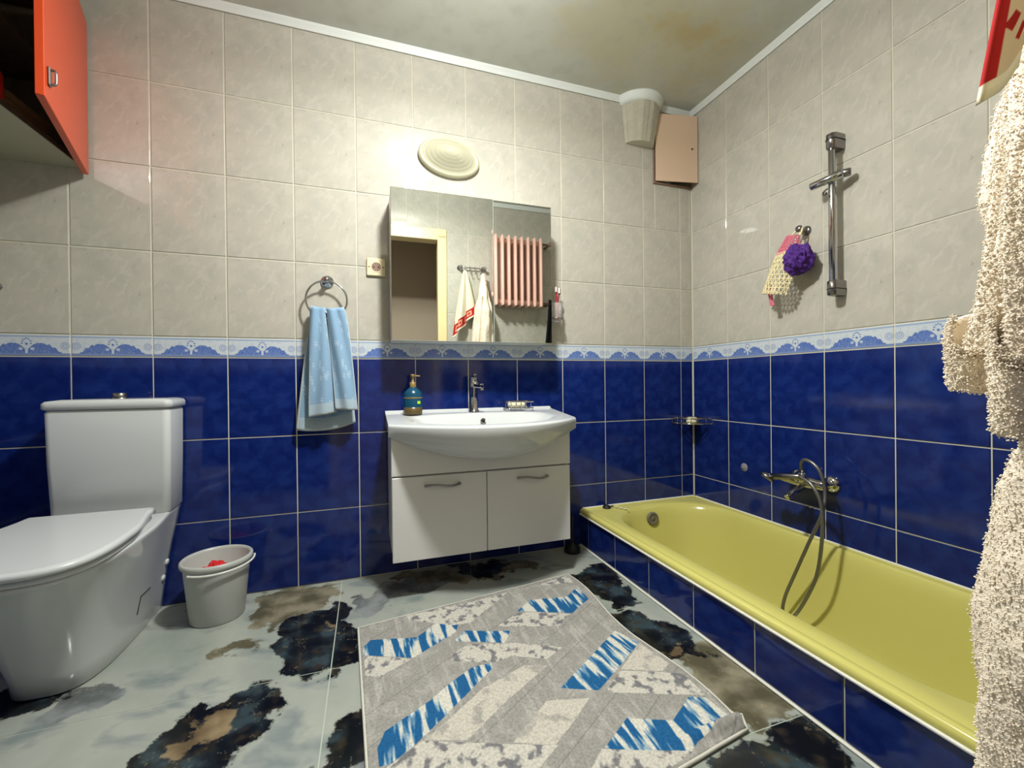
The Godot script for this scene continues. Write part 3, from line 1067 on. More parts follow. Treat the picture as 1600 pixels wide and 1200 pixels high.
func build_toilet() -> void:
	var cx := -2.665
	var t := thing("toilet", "white close-coupled toilet with a closed lid by the left wall", "toilet", Vector3.ZERO)
	var st := S()
	var rings := []
	# half widths at the back and side, nose z, height at back and front
	var prof := [[0.100, 0.104, 0.478, 0.0, 0.0], [0.102, 0.108, 0.490, 0.006, 0.006], [0.108, 0.114, 0.500, 0.06, 0.06], [0.122, 0.132, 0.535, 0.16, 0.16], [0.140, 0.158, 0.585, 0.26, 0.25], [0.155, 0.180, 0.635, 0.33, 0.32],
		[0.165, 0.196, 0.675, 0.385, 0.365], [0.168, 0.201, 0.690, 0.398, 0.376], [0.166, 0.200, 0.690, 0.404, 0.381], [0.160, 0.194, 0.684, 0.407, 0.384]]
	for e in prof:
		rings.append(d_ring(cx, e[0], e[1], 0.012, e[2], e[3], e[4]))
	loft(st, rings)
	part(st, "bowl", M.ceramic, t)
	# seat ring and lid, lower at the nose than at the hinge
	st = S()
	rings = []
	for e in [[0.0, 0.408, 0.384], [0.004, 0.412, 0.388], [0.004, 0.420, 0.396], [0.0, 0.424, 0.400]]:
		rings.append(d_ring(cx, 0.165 - 0.004 + e[0], 0.198 - 0.004 + e[0], 0.245, 0.690 - 0.004 + e[0], e[1], e[2]))
	loft(st, rings)
	part(st, "seat", M.seat, t)
	st = S()
	rings = []
	for e in [[0.0, 0.427, 0.403], [0.006, 0.431, 0.407], [0.006, 0.441, 0.417], [0.002, 0.446, 0.421], [-0.006, 0.448, 0.423]]:
		rings.append(d_ring(cx, 0.170 - 0.004 + e[0], 0.204 - 0.004 + e[0], 0.235, 0.700 - 0.004 + e[0], e[1], e[2]))
	loft(st, rings)
	part(st, "lid", M.seat, t)
	for s in [-1.0, 1.0]:
		part(boxed(Vector3(cx + s * 0.120, 0.424, 0.232), Vector3(0.05, 0.034, 0.022), 0.006), "hinge", M.seat, t)
	# cistern
	st = S()
	rings = []
	var ccx := -2.650
	for e in [[0.164, 0.158, 0.402], [0.170, 0.164, 0.410], [0.175, 0.172, 0.60], [0.177, 0.176, 0.775], [0.173, 0.172, 0.783]]:
		var hw: float = e[0]
		var zf: float = e[1]
		var r := rrect(ccx - hw, ccx + hw, 0.012, zf, [0.006, 0.006, 0.022, 0.022], e[2], 8)
		r.reverse()
		for i in r.size():
			r[i].x = ccx + (r[i].x - ccx) * (0.93 + 0.07 * clampf((r[i].z - 0.012) / 0.15, 0, 1))
		rings.append(r)
	loft(st, rings)
	part(st, "cistern", M.ceramic, t)
	st = S()
	rings = []
	for e in [[0.178, 0.176, 0.785], [0.184, 0.182, 0.789], [0.184, 0.182, 0.806], [0.178, 0.176, 0.814], [0.150, 0.150, 0.819]]:
		var hw: float = e[0]
		var r := rrect(ccx - hw, ccx + hw, 0.012, e[1], [0.006, 0.006, 0.024, 0.024], e[2], 8)
		r.reverse()
		for i in r.size():
			r[i].x = ccx + (r[i].x - ccx) * (0.94 + 0.06 * clampf((r[i].z - 0.012) / 0.15, 0, 1))
		rings.append(r)
	loft(st, rings)
	part(st, "cistern_lid", M.ceramic, t)
	st = S()
	lathe(st, [0.026, 0, 0.026, 0.004, 0.024, 0.006, 0.024, 0.006, 0.021, 0.006, 0.021, 0.006, 0.021, 0.020, 0.018, 0.023, 0, 0.023], 26, Transform3D(Basis.IDENTITY, Vector3(ccx, 0.817, 0.095)))
	part(st, "flush_button", M.dull_chrome, t, "chrome push button")
	# fixing caps and the access cover on the visible flank
	for e in [[0.185, 0.035, 0.128], [0.128, 0.045, 0.119]]:
		st = S()
		lathe(st, [0.012, -0.004, 0.012, 0.002, 0.009, 0.005, 0, 0.006], 16, axis_to(Vector3(cx + e[2], e[0], e[1]), Vector3(1, -0.12, 0)))
		part(st, "fixing_cap", M.seat, t)
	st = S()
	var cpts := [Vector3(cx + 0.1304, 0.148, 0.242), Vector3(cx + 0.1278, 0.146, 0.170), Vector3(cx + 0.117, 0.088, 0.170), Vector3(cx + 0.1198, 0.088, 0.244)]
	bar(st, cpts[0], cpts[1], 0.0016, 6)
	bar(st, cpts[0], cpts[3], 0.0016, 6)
	part(st, "access_cover_edge", M.hole_shade_and_lines, t)

# ---------------------------------------------------------------- basin and vanity
func build_vanity() -> void:
	var xl := -1.712
	var xr := -0.940
	var zf := 0.292
	var yb := 0.158
	var yt := 0.677
	var sp := -1.326
	var yd := 0.495
	var t := thing("vanity_cabinet", "white two-door vanity cabinet hung under the wash basin", "cabinet", Vector3.ZERO)
	part(boxed(Vector3((xl + xr) * 0.5, (yb + yt) * 0.5 - 0.005, zf * 0.5 - 0.004), Vector3(xr - xl, yt - yb - 0.08, zf - 0.028), 0.002), "body", M.white_board, t)
	part(boxed(Vector3((xl + xr) * 0.5, (yd + yt) * 0.5 - 0.01, zf - 0.009), Vector3(xr - xl, yt - yd - 0.024, 0.018), 0.002), "front_panel", M.white_board, t)
	for e in [[xl, sp, 1.0], [sp, xr, -1.0]]:
		var w: float = e[1] - e[0] - 0.003
		var cx: float = (e[0] + e[1]) * 0.5
		var d := part(boxed(Vector3(cx, (yb + yd) * 0.5 - 0.002, zf - 0.009), Vector3(w, yd - yb - 0.004, 0.018), 0.002), "door", M.white_board, t)
		# bow handle with a twist, two feet on the door
		var hx: float = -1.512 if e[2] > 0 else -1.122
		var st := S()
		var path := []
		for k in 13:
			var f := k / 12.0
			path.append(Vector3(hx + (f - 0.5) * 0.145, 0.452 + 0.004 * sin(f * TAU), zf + 0.022 - 0.016 * pow(absf(f - 0.5) * 2.0, 2.2)))
		tube(st, smooth_path(path, 3), 0.0052, 8)
		part(st, "handle", M.dull_chrome, d, "chrome bow handle")
		for s in [-1.0, 1.0]:
			st = S()
			bar(st, Vector3(hx + s * 0.066, 0.452, zf - 0.001), Vector3(hx + s * 0.066, 0.452, zf + 0.010), 0.0045, 10)
			part(st, "handle_foot", M.dull_chrome, d)
	# basin
	var b := thing("wash_basin", "white ceramic wash basin with a bowed front over the vanity", "basin", Vector3.ZERO)
	var cx := -1.317
	var hw := 0.405
	var ytop := 0.702
	var stb := S()
	var nu := 72
	var rows := []
	# each row runs across the basin; rows go from the wall lip over the top to the front and back underneath
	var lip := [[0.000, 0.668], [0.000, 0.737], [0.004, 0.740], [0.010, 0.740], [0.014, 0.738], [0.018, 0.733], [0.024, 0.7305]]
	for e in lip:
		var row := PackedVector3Array()
		for i in nu + 1:
			row.append(Vector3(cx - hw + 2 * hw * i / nu, e[1], e[0]))
		rows.append(row)
	var nz := 44
	for j in nz + 1:
		var row := PackedVector3Array()
		for i in nu + 1:
			var s := 2.0 * i / nu - 1.0
			var front := 0.300 + 0.205 * (1.0 - pow(absf(s), 2.1))
			var z := lerpf(0.03, front - 0.012, float(j) / nz)
			var bz0 := 0.115
			var bz1 := front - 0.045
			var inz := clampf((z - bz0) / maxf(bz1 - bz0, 0.01), -0.2, 1.2) * 2.0 - 1.0
			var d := pow(pow(absf(s / 0.80), 3.4) + pow(absf(inz), 3.4), 1.0 / 3.4)
			var depth := 0.100 * smoothstep(1.0, 0.45, d)
			row.append(Vector3(cx + hw * s, ytop + 0.030 * (1.0 - z / front) - depth, z))
		rows.append(row)
	for k in 14:
		var row := PackedVector3Array()
		for i in nu + 1:
			var s := 2.0 * i / nu - 1.0
			var bow := 1.0 - pow(absf(s), 2.1)
			var front := 0.300 + 0.205 * bow
			var low := 0.655 - 0.105 * (1.0 - pow(absf(s), 1.9))
			var z: float
			var y: float
			if k < 4:
				z = front - 0.012 + 0.012 * sin(PI * 0.5 * (k + 1) / 4.0)
				y = ytop - 0.010 * (1.0 - cos(PI * 0.5 * (k + 1) / 4.0))
			else:
				var f := (k - 3) / 10.0
				z = lerpf(front, 0.296, pow(f, 2.0) * 0.98)
				y = lerpf(ytop - 0.010, low, sin(f * PI * 0.5))
			row.append(Vector3(cx + hw * s, y, z))
		rows.append(row)
	for e in [[0.296, 0.668], [0.0, 0.668]]:
		var row := PackedVector3Array()
		for i in nu + 1:
			row.append(Vector3(cx - hw + 2 * hw * i / nu, e[1], e[0]))
		rows.append(row)
	for j in rows.size() - 1:
		stb.set_smooth_group(0)
		if j >= rows.size() - 3:
			stb.set_smooth_group(2)
		for i in nu:
			quad(stb, rows[j][i], rows[j + 1][i], rows[j + 1][i + 1], rows[j][i + 1])
	stb.set_smooth_group(-1)
	for e in [0, nu]:
		var c := Vector3(rows[0][e].x, 0.68, 0.12)
		for j in rows.size() - 1:
			flat_out(stb, [c, rows[j][e], rows[j + 1][e]], Vector3(-1 if e == 0 else 1, 0, 0))
	part(stb, "bowl", M.ceramic, b)
	var st := S()
	var of := axis_to(Vector3(-1.305, 0.690, 0.158), Vector3(0, 0.55, 1))
	lathe(st, [0.013, 0.003, 0.013, 0.005, 0.010, 0.006, 0.009, 0.004], 20, of)
	part(st, "overflow_ring", M.chrome, b)
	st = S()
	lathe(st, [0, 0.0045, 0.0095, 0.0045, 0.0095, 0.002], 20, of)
	part(st, "overflow_hole_shade", M.hole_shade_and_lines, b)  # flat disc over an uncut bowl, coloured as the shade of a hole
	# tap
	t = thing("basin_tap", "chrome single-lever tap on the wash basin", "tap", Vector3(-1.328, ytop + 0.0255, 0.080))
	st = S()
	lathe(st, [0.025, 0, 0.025, 0.005, 0.022, 0.008, 0.0195, 0.011, 0.0190, 0.100, 0.0205, 0.112, 0.0205, 0.150, 0.018, 0.155, 0, 0.156], 28)
	part(st, "body", M.chrome, t)
	st = S()
	box(st, Vector3(0.014, 0.131, 0.040), Vector3(0.026, 0.024, 0.075), 0.007, Basis.from_euler(Vector3(0.06, 0.28, 0)))
	part(st, "spout", M.chrome, t)
	st = S()
	bar(st, Vector3(0.022, 0.119, 0.068), Vector3(0.022, 0.109, 0.068), 0.009, 14)
	part(st, "aerator", M.dull_chrome, t)
	st = S()
	lathe(st, [0, 0.156, 0.016, 0.156, 0.018, 0.159, 0.018, 0.168, 0.012, 0.175, 0, 0.177], 22)
	box(st, Vector3(-0.002, 0.182, 0.012), Vector3(0.014, 0.008, 0.060), 0.003, Basis.from_euler(Vector3(-0.12, 0.05, 0)))
	part(st, "lever", M.chrome, t)
	t.scale = Vector3(1.0, 0.93, 1.0)
	# soap dispenser
	t = thing("soap_dispenser", "teal glass soap bottle with pump and lime sticker on the basin", "soap dispenser", Vector3(-1.607, ytop + 0.0245, 0.098))
	st = S()
	lathe(st, [0, 0.034, 0.0415, 0.034, 0.0415, 0.034, 0.0415, 0.092, 0.037, 0.105, 0.024, 0.118, 0.014, 0.126, 0, 0.126], 32)
	part(st, "bottle", M.teal, t)
	st = S()
	lathe(st, [0, 0, 0.039, 0, 0.0415, 0.003, 0.0415, 0.034, 0, 0.034], 32)
	part(st, "amber_base", M.amber, t)
	st = S()
	lathe(st, [0.0418, 0.074, 0.0424, 0.075, 0.0424, 0.079, 0.0418, 0.080], 32)
	part(st, "gold_band", M.gold, t)
	st = S()
	lathe(st, [0, 0.126, 0.014, 0.126, 0.014, 0.126, 0.014, 0.148, 0.011, 0.150, 0.006, 0.151, 0.006, 0.172, 0.010, 0.173, 0.010, 0.183, 0.008, 0.186, 0, 0.186], 20)
	bar(st, Vector3(0, 0.179, 0), Vector3(0.032, 0.177, 0.006), 0.0038, 10)
	part(st, "pump", M.gold, t)
	part(boxed(Vector3(0.022, 0.056, 0.0366), Vector3(0.016, 0.013, 0.001), 0.0003, Basis.from_euler(Vector3(0, 0.54, 0))), "sticker", M.lime, t, "lime sticker")
	t.scale = Vector3(0.97, 0.95, 0.97)
	# wire soap dish with its soap
	t = thing("soap_dish", "chrome wire soap dish on the right of the basin", "soap dish", Vector3(-1.108, ytop + 0.0285, 0.080))
	wire_dish(t)
	var so := thing("soap_bar", "pale soap bar lying in the wire dish on the basin", "soap", Vector3(-1.118, ytop + 0.0415, 0.080))
	st = S()
	soap_shape(st, Vector3(0.042, 0.012, 0.026))
	part(st, "bar", M.soap, so)

func soap_shape(st: SurfaceTool, h: Vector3) -> void:
	var rings := []
	for e in [[0.75, 0.0], [0.95, 0.12], [1.0, 0.5], [0.95, 0.85], [0.75, 1.0]]:
		var r := rrect(-h.x * e[0], h.x * e[0], -h.z * e[0], h.z * e[0], [h.z * 0.7 * e[0], h.z * 0.7 * e[0], h.z * 0.7 * e[0], h.z * 0.7 * e[0]], h.y * 2 * e[1], 6)
		r.reverse()
		rings.append(r)
	loft(st, rings)

func wire_dish(t: Node3D) -> void:
	var st := S()
	for y in [0.040, 0.010]:
		var loop := rrect(-0.066, 0.066, -0.040, 0.040, [0.012, 0.012, 0.012, 0.012], y, 5)
		tube(st, loop, 0.0034 if y > 0.02 else 0.0024, 6, true)
	for k in 5:
		var x := -0.05 + 0.025 * k
		for z in [-0.040, 0.040]:
			bar(st, Vector3(x, 0.010, z), Vector3(x, 0.040, z), 0.0022, 6)
		bar(st, Vector3(x, 0.010, -0.04), Vector3(x, 0.010, 0.04), 0.0014, 6)
	for s in [[-1, -1], [1, -1], [1, 1], [-1, 1]]:
		bar(st, Vector3(0.06 * s[0], 0.0, 0.036 * s[1]), Vector3(0.06 * s[0], 0.012, 0.036 * s[1]), 0.0026, 6)
	part(st, "wire_frame", M.chrome, t)

# ---------------------------------------------------------------- mirror cabinet and its neighbours
func build_mirror() -> void:
	var xl := -1.698
	var xm := -1.249
	var xr := -0.961
	var y0 := 1.046
	var y1 := 1.691
	var d := 0.16
	var t := thing("mirror_cabinet", "two-door mirrored cabinet on the back wall above the wash basin", "mirror", Vector3.ZERO)
	part(boxed(Vector3((xl + xr) * 0.5, (y0 + y1) * 0.5, 0.069), Vector3(xr - xl - 0.004, y1 - y0 - 0.004, 0.134), 0.002), "body", M.white_board, t)
	# the wider left door leans forward a little; the right one hangs true
	for e in [[xl, xm, 0.0175], [xm, xr, 0.0]]:
		var c := Vector3((e[0] + e[1]) * 0.5, (y0 + y1) * 0.5, d - 0.008)
		var s := Vector3(e[1] - e[0] - 0.002, y1 - y0, 0.016)
		var bas := Basis.from_euler(Vector3(e[2], 0, 0))
		var door := part(boxed(c, s, 0.001, bas), "door", M.glass_edge, t)
		part(boxed(c + bas * Vector3(0, 0, 0.0085), Vector3(s.x - 0.002, s.y - 0.002, 0.002), 0.0004, bas), "mirror_glass", M.mirror, door, "mirror glass")
	# socket
	var k := thing("power_socket", "cream square power socket on the wall beside the mirror", "socket", Vector3(-1.7535, 1.3865, 0.0))
	part(boxed(Vector3(0, 0, 0.006), Vector3(0.081, 0.081, 0.012), 0.004), "plate", M.socket, k)
	var st := S()
	var fx := Transform3D(Basis.from_euler(Vector3(PI * 0.5, 0, 0)), Vector3(0, 0, 0.012))
	lathe(st, [0.020, -0.008, 0.020, 0.0005, 0.0225, 0.002, 0.025, 0.0005], 30, fx)
	part(st, "collar", M.socket, k)
	st = S()
	lathe(st, [0, 0.0006, 0.0200, 0.0006], 30, fx)
	part(st, "recess_shade", M.hatch_frame, k)  # flat disc on the plate; its brown stands in for shade in the socket
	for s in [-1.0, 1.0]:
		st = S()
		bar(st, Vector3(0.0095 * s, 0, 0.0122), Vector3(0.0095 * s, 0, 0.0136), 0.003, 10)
		part(st, "pin_hole_shade", M.hole_shade_and_lines, k)  # low stud coloured as a shaded hole, the plate is solid
		part(boxed(Vector3(0.030 * s, 0, 0.0124), Vector3(0.007, 0.004, 0.001), 0.0003), "slot_shade", M.hole_shade_and_lines, k)  # thin raised chip, the shade of a slot put into its colour
	# tumbler in a wall ring, with two brushes
	var h := thing("tumbler_holder", "chrome wall holder with ring right of the mirror", "holder", Vector3(-0.880, 1.180, 0.0))
	st = S()
	lathe(st, [0.019, 0, 0.019, 0.006, 0.012, 0.010, 0, 0.011], 20, axis_to(Vector3(0.038, 0.055, 0.0), Vector3(0, 0, 1)))
	part(st, "wall_plate", M.chrome, h)
	st = S()
	tube(st, smooth_path([Vector3(0.038, 0.055, 0.008), Vector3(0.036, 0.040, 0.024), Vector3(0.028, 0.016, 0.034), Vector3(0.016, 0.002, 0.040)], 5), 0.004, 8)
	part(st, "arm", M.chrome, h)
	st = S()
	var ring := PackedVector3Array()
	for i in 28:
		ring.append(Vector3(-0.012 + 0.034 * cos(TAU * i / 28), 0.0, 0.056 + 0.034 * sin(TAU * i / 28)))
	tube(st, ring, 0.0035, 8, true)
	part(st, "ring", M.chrome, h)
	var g := thing("tumbler", "clear glass tumbler in the ring holder beside the mirror", "glass", Vector3(-0.892, 1.160, 0.056))
	st = S()
	lathe(st, [0, 0.0, 0.024, 0.0, 0.027, 0.004, 0.0325, 0.095, 0.0325, 0.097, 0.030, 0.097, 0.030, 0.095, 0.0255, 0.008, 0, 0.008], 28)
	part(st, "glass", M.glass, g)
	brush("toothbrush", "red toothbrush leaning in the wall tumbler", M.red_plastic, Vector3(-0.883, 1.170, 0.060), Vector3(-0.893, 1.335, 0.062))
	brush("toothbrush", "mauve toothbrush leaning in the wall tumbler", M.mauve_plastic, Vector3(-0.898, 1.170, 0.050), Vector3(-0.868, 1.332, 0.052))

func brush(called: String, label: String, m: Material, a: Vector3, b: Vector3) -> void:
	var t := thing(called, label, "toothbrush", a, "toothbrushes in the tumbler")
	var st := S()
	var e := b - a
	tube(st, smooth_path([Vector3.ZERO, e * 0.35, e * 0.7, e * 0.8, e], 4), 0.0045, 8)
	box(st, e * 0.93, Vector3(0.011, 0.030, 0.006), 0.002, Basis.from_euler(Vector3(0, 0, 0)))
	part(st, "handle", m, t)
	st = S()
	box(st, e * 0.93 + Vector3(-0.006, 0.001, 0.006), Vector3(0.009, 0.026, 0.010), 0.001)
	part(st, "bristles", M.bristle, t, "white bristles")

# ---------------------------------------------------------------- cupboard with the open orange door
func build_cupboard() -> void:
	var xf := -2.788
	var y0 := 1.677
	var y1 := 2.24
	var z1 := 1.10
	var t := thing("wall_cupboard", "dark wall cupboard with an open orange door, upper left", "cupboard", Vector3.ZERO)
	var xc := (LEFT + xf) * 0.5
	var w := xf - LEFT
	part(boxed(Vector3(xc, y0 + 0.009, z1 * 0.5), Vector3(w, 0.018, z1 - 0.004), 0.001), "bottom_panel", M.pale_board, t)
	part(boxed(Vector3(xc, y1 - 0.009, z1 * 0.5), Vector3(w, 0.018, z1 - 0.004), 0.001), "top_panel", M.carcass, t)
	part(boxed(Vector3(xc, (y0 + y1) * 0.5, 0.012), Vector3(w - 0.004, y1 - y0 - 0.036, 0.018), 0.001), "side_panel", M.carcass, t)
	part(boxed(Vector3(xc, (y0 + y1) * 0.5, z1 - 0.012), Vector3(w - 0.004, y1 - y0 - 0.036, 0.018), 0.001), "side_panel", M.carcass, t)
	part(boxed(Vector3(LEFT + 0.006, (y0 + y1) * 0.5, z1 * 0.5), Vector3(0.008, y1 - y0 - 0.036, z1 - 0.045), 0.001), "back_panel", M.carcass, t)
	part(boxed(Vector3(xc - 0.01, 1.968, z1 * 0.5), Vector3(w - 0.03, 0.016, z1 - 0.045), 0.001), "shelf", M.carcass, t)
	part(boxed(Vector3(xf + 0.002, y0 + 0.009, z1 * 0.5), Vector3(0.003, 0.018, z1 - 0.004), 0.001), "edge_strip", M.carcass, t)
	# door hinged at the far end, ajar
	var hinge := Vector3(-2.778, 0, 0.018)
	var free := Vector3(-2.622, 0, 0.530)
	var dir := (free - hinge).normalized()
	var nrm := Vector3(dir.z, 0, -dir.x)
	var bas := Basis(dir, Vector3.UP, dir.cross(Vector3.UP))
	var dc := (hinge + free) * 0.5 + Vector3(0, (1.650 + 2.215) * 0.5, 0)
	var door := part(boxed(dc, Vector3((free - hinge).length(), 0.565, 0.019), 0.0015, bas), "door", M.orange, t, "orange lacquered door")
	var hp := free - dir * 0.035 + Vector3(0, 1.722, 0) + nrm * 0.0095
	var st := S()
	box(st, hp + nrm * 0.003, Vector3(0.022, 0.052, 0.006), 0.003, bas)
	part(st, "handle_plate", M.dull_chrome, door)
	st = S()
	tube(st, smooth_path([hp + Vector3(0, 0.020, 0) + nrm * 0.004, hp + Vector3(0, 0.018, 0) + nrm * 0.014, hp + nrm * 0.016, hp - Vector3(0, 0.018, 0) + nrm * 0.014, hp - Vector3(0, 0.020, 0) + nrm * 0.004], 4), 0.0035, 8)
	part(st, "handle", M.dull_chrome, door)
	# a few things inside, barely seen
	var bt := thing("folded_cloth", "brown folded cloth inside the dark cupboard", "cloth", Vector3(-2.93, y0 + 0.018, 0.20))
	st = S()
	for k in 3:
		var rings := []
		for e in [[0.94, 0.0], [1.0, 0.010], [0.98, 0.022], [0.90, 0.026]]:
			var r := rrect(-0.10 * e[0], 0.11 * e[0], -0.11 * e[0], 0.12 * e[0], [0.03, 0.03, 0.03, 0.03], 0.026 * k + e[1], 5)
			r.reverse()
			rings.append(r)
		loft(st, rings)
	part(st, "folds", M.brown_cloth, bt)
	var rb := thing("red_container", "small red container standing inside the dark cupboard", "container", Vector3(-2.835, y0 + 0.018, 0.365))
	st = S()
	lathe(st, [0, 0, 0.033, 0, 0.036, 0.003, 0.036, 0.085, 0.030, 0.097, 0, 0.098], 24)
	part(st, "body", M.red_plastic, rb)

# ---------------------------------------------------------------- shower fittings on the right wall
func build_shower() -> void:
	# slide rail
	var z := 0.830
	var t := thing("shower_rail", "chrome vertical shower slide rail on the right wall", "rail", Vector3(0, 0, z))
	var st := S()
	bar(st, Vector3(-0.050, 1.225, 0), Vector3(-0.050, 1.805, 0), 0.0125, 18)
	part(st, "rod", M.chrome, t)
	for y in [1.800, 1.222]:
		st = S()
		var rings := []
		for e in [[0.9, -0.030], [1.0, -0.026], [1.0, 0.026], [0.9, 0.030]]:
			var r := rrect(-0.068 * e[0], -0.001, -0.0185 * e[0], 0.0185 * e[0], [0.017, 0.002, 0.002, 0.017], y + e[1], 6)
			r.reverse()
			rings.append(r)
		loft(st, rings)
		var br := part(st, "bracket", M.dull_chrome, t)
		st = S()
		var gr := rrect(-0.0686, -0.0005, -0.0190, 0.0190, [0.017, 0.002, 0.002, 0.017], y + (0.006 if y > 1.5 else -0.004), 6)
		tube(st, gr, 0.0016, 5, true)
		part(st, "groove_ring", M.hole_shade_and_lines, br)
	st = S()
	bar(st, Vector3(-0.052, 1.655, 0.045), Vector3(-0.085, 1.640, -0.062), 0.0170, 18, 0.0150)
	part(st, "slider", M.chrome, t)
	st = S()
	bar(st, Vector3(-0.050, 1.655, 0.038), Vector3(-0.036, 1.655, 0.062), 0.0150, 16)
	part(st, "clamp_knob", M.dull_chrome, t)
	st = S()
	var claw := PackedVector3Array()
	for k in 11:
		var a := -PI * 0.25 - PI * 1.5 * k / 10.0
		claw.append(Vector3(-0.080 + 0.004 * k, 1.606 + 0.017 * sin(a), -0.012 + 0.015 * cos(a)))
	tube(st, claw, 0.0038, 7)
	part(st, "claw", M.dull_chrome, t)
	# wall hook, crochet mitt and bath puff
	var hk := thing("wall_hook", "small chrome robe hook on the right wall", "hook", Vector3(0, 1.500, 0.690))
	st = S()
	lathe(st, [0.020, 0, 0.020, 0.006, 0.014, 0.010, 0.008, 0.012, 0.007, 0.034, 0.012, 0.040, 0.015, 0.047, 0.012, 0.054, 0, 0.056], 22, axis_to(Vector3.ZERO, Vector3(-1, 0.08, 0)))
	part(st, "knob", M.dull_chrome, hk)
	build_mitt()
	var pf := thing("bath_puff", "purple mesh bath puff hanging from the wall hook", "bath puff", Vector3(-0.065, 1.368, 0.700))
	st = S()
	var nn := noise(101, 1.1, 3)
	var rows := []
	for j in 49:
		var row := PackedVector3Array()
		var th := PI * j / 48.0
		for i in 96:
			var ph := TAU * i / 96.0
			var d := Vector3(sin(th) * cos(ph), cos(th), sin(th) * sin(ph))
			var ruffle := 0.006 * sin(ph * 9.0 + 7.0 * nn.get_noise_3dv(d * 1.4) + th * 5.0) * sin(th) + 0.022 * nn.get_noise_3dv(d * 1.3 + Vector3(4, 0, 0))
			row.append(d * Vector3(0.052, 0.062, 0.056) * (1.0 + ruffle * 12.0))
		rows.append(row)
	for j in 48:
		for i in 96:
			var i2 := (i + 1) % 96
			if j > 0:
				tri(st, rows[j][i], rows[j][i2], rows[j + 1][i])
			if j < 47:
				tri(st, rows[j][i2], rows[j + 1][i2], rows[j + 1][i])
	part(st, "ruffles", M.purple, pf)
	st = S()
	tube(st, smooth_path([Vector3(0.0, 0.045, 0.0), Vector3(0.014, 0.085, -0.004), Vector3(0.018, 0.125, -0.008), Vector3(0.024, 0.139, -0.010), Vector3(0.030, 0.125, -0.014), Vector3(0.012, 0.08, -0.012), Vector3(-0.004, 0.045, -0.006)], 5), 0.0022, 6)
	part(st, "cord", M.crochet, pf)
	# bath mixer with hose and handset
	var mx := thing("shower_mixer", "chrome bath mixer with looping metal hose above the bathtub", "mixer tap", Vector3.ZERO)
	for zz in [0.640, 0.788]:
		st = S()
		lathe(st, [0.034, 0, 0.034, 0.004, 0.030, 0.014, 0.020, 0.020, 0.015, 0.022, 0.015, 0.050, 0, 0.050], 28, axis_to(Vector3(0, 0.432, zz), Vector3(-1, 0, 0)))
		part(st, "wall_flange", M.chrome, mx)
	st = S()
	lathe(st, [0, 0, 0.018, 0, 0.021, 0.004, 0.022, 0.04, 0.025, 0.06, 0.025, 0.125, 0.022, 0.150, 0.021, 0.190, 0.018, 0.194, 0, 0.194], 28, axis_to(Vector3(-0.060, 0.432, 0.806), Vector3(0, 0, -1)))
	part(st, "body", M.chrome, mx)
	st = S()
	tube(st, smooth_path([Vector3(-0.060, 0.420, 0.715), Vector3(-0.085, 0.405, 0.712), Vector3(-0.125, 0.388, 0.708), Vector3(-0.150, 0.372, 0.706)], 5), 0.012, 12)
	part(st, "spout", M.chrome, mx)
	st = S()
	lathe(st, [0, 0.02, 0.024, 0.02, 0.026, 0.024, 0.026, 0.036, 0.020, 0.046, 0, 0.048], 22, axis_to(Vector3(-0.065, 0.432, 0.716), Vector3(-0.7, 0.72, 0)))
	bar(st, Vector3(-0.098, 0.462, 0.716), Vector3(-0.160, 0.455, 0.664), 0.0075, 12, 0.006)
	part(st, "lever", M.chrome, mx)
	st = S()
	bar(st, Vector3(-0.070, 0.448, 0.724), Vector3(-0.085, 0.484, 0.724), 0.009, 12)
	part(st, "hose_outlet", M.dull_chrome, mx)
	# handset lying on the cradle
	st = S()
	bar(st, Vector3(-0.150, 0.470, 0.765), Vector3(-0.155, 0.447, 0.640), 0.011, 14, 0.014)
	lathe(st, [0, -0.012, 0.018, -0.012, 0.029, 0.002, 0.029, 0.010, 0.024, 0.013, 0, 0.013], 22, axis_to(Vector3(-0.152, 0.443, 0.620), Vector3(-0.5, -0.8, -0.3)))
	part(st, "handset", M.dull_chrome, mx)
	st = S()
	var path := smooth_path([Vector3(-0.086, 0.486, 0.722), Vector3(-0.094, 0.515, 0.727), Vector3(-0.10, 0.532, 0.748), Vector3(-0.10, 0.522, 0.782), Vector3(-0.10, 0.488, 0.812), Vector3(-0.10, 0.416, 0.828), Vector3(-0.125, 0.335, 0.832), Vector3(-0.14, 0.205, 0.788), Vector3(-0.14, 0.051, 0.726), Vector3(-0.14, -0.046, 0.688), Vector3(-0.145, -0.110, 0.678),
		Vector3(-0.155, -0.135, 0.700), Vector3(-0.16, -0.092, 0.748), Vector3(-0.16, 0.026, 0.807), Vector3(-0.16, 0.128, 0.841), Vector3(-0.16, 0.282, 0.859), Vector3(-0.16, 0.391, 0.853), Vector3(-0.157, 0.450, 0.815), Vector3(-0.152, 0.470, 0.765)], 8)
	tube(st, path, 0.0066, 10)
	part(st, "hose", M.hose, mx, "grey ribbed metal hose")

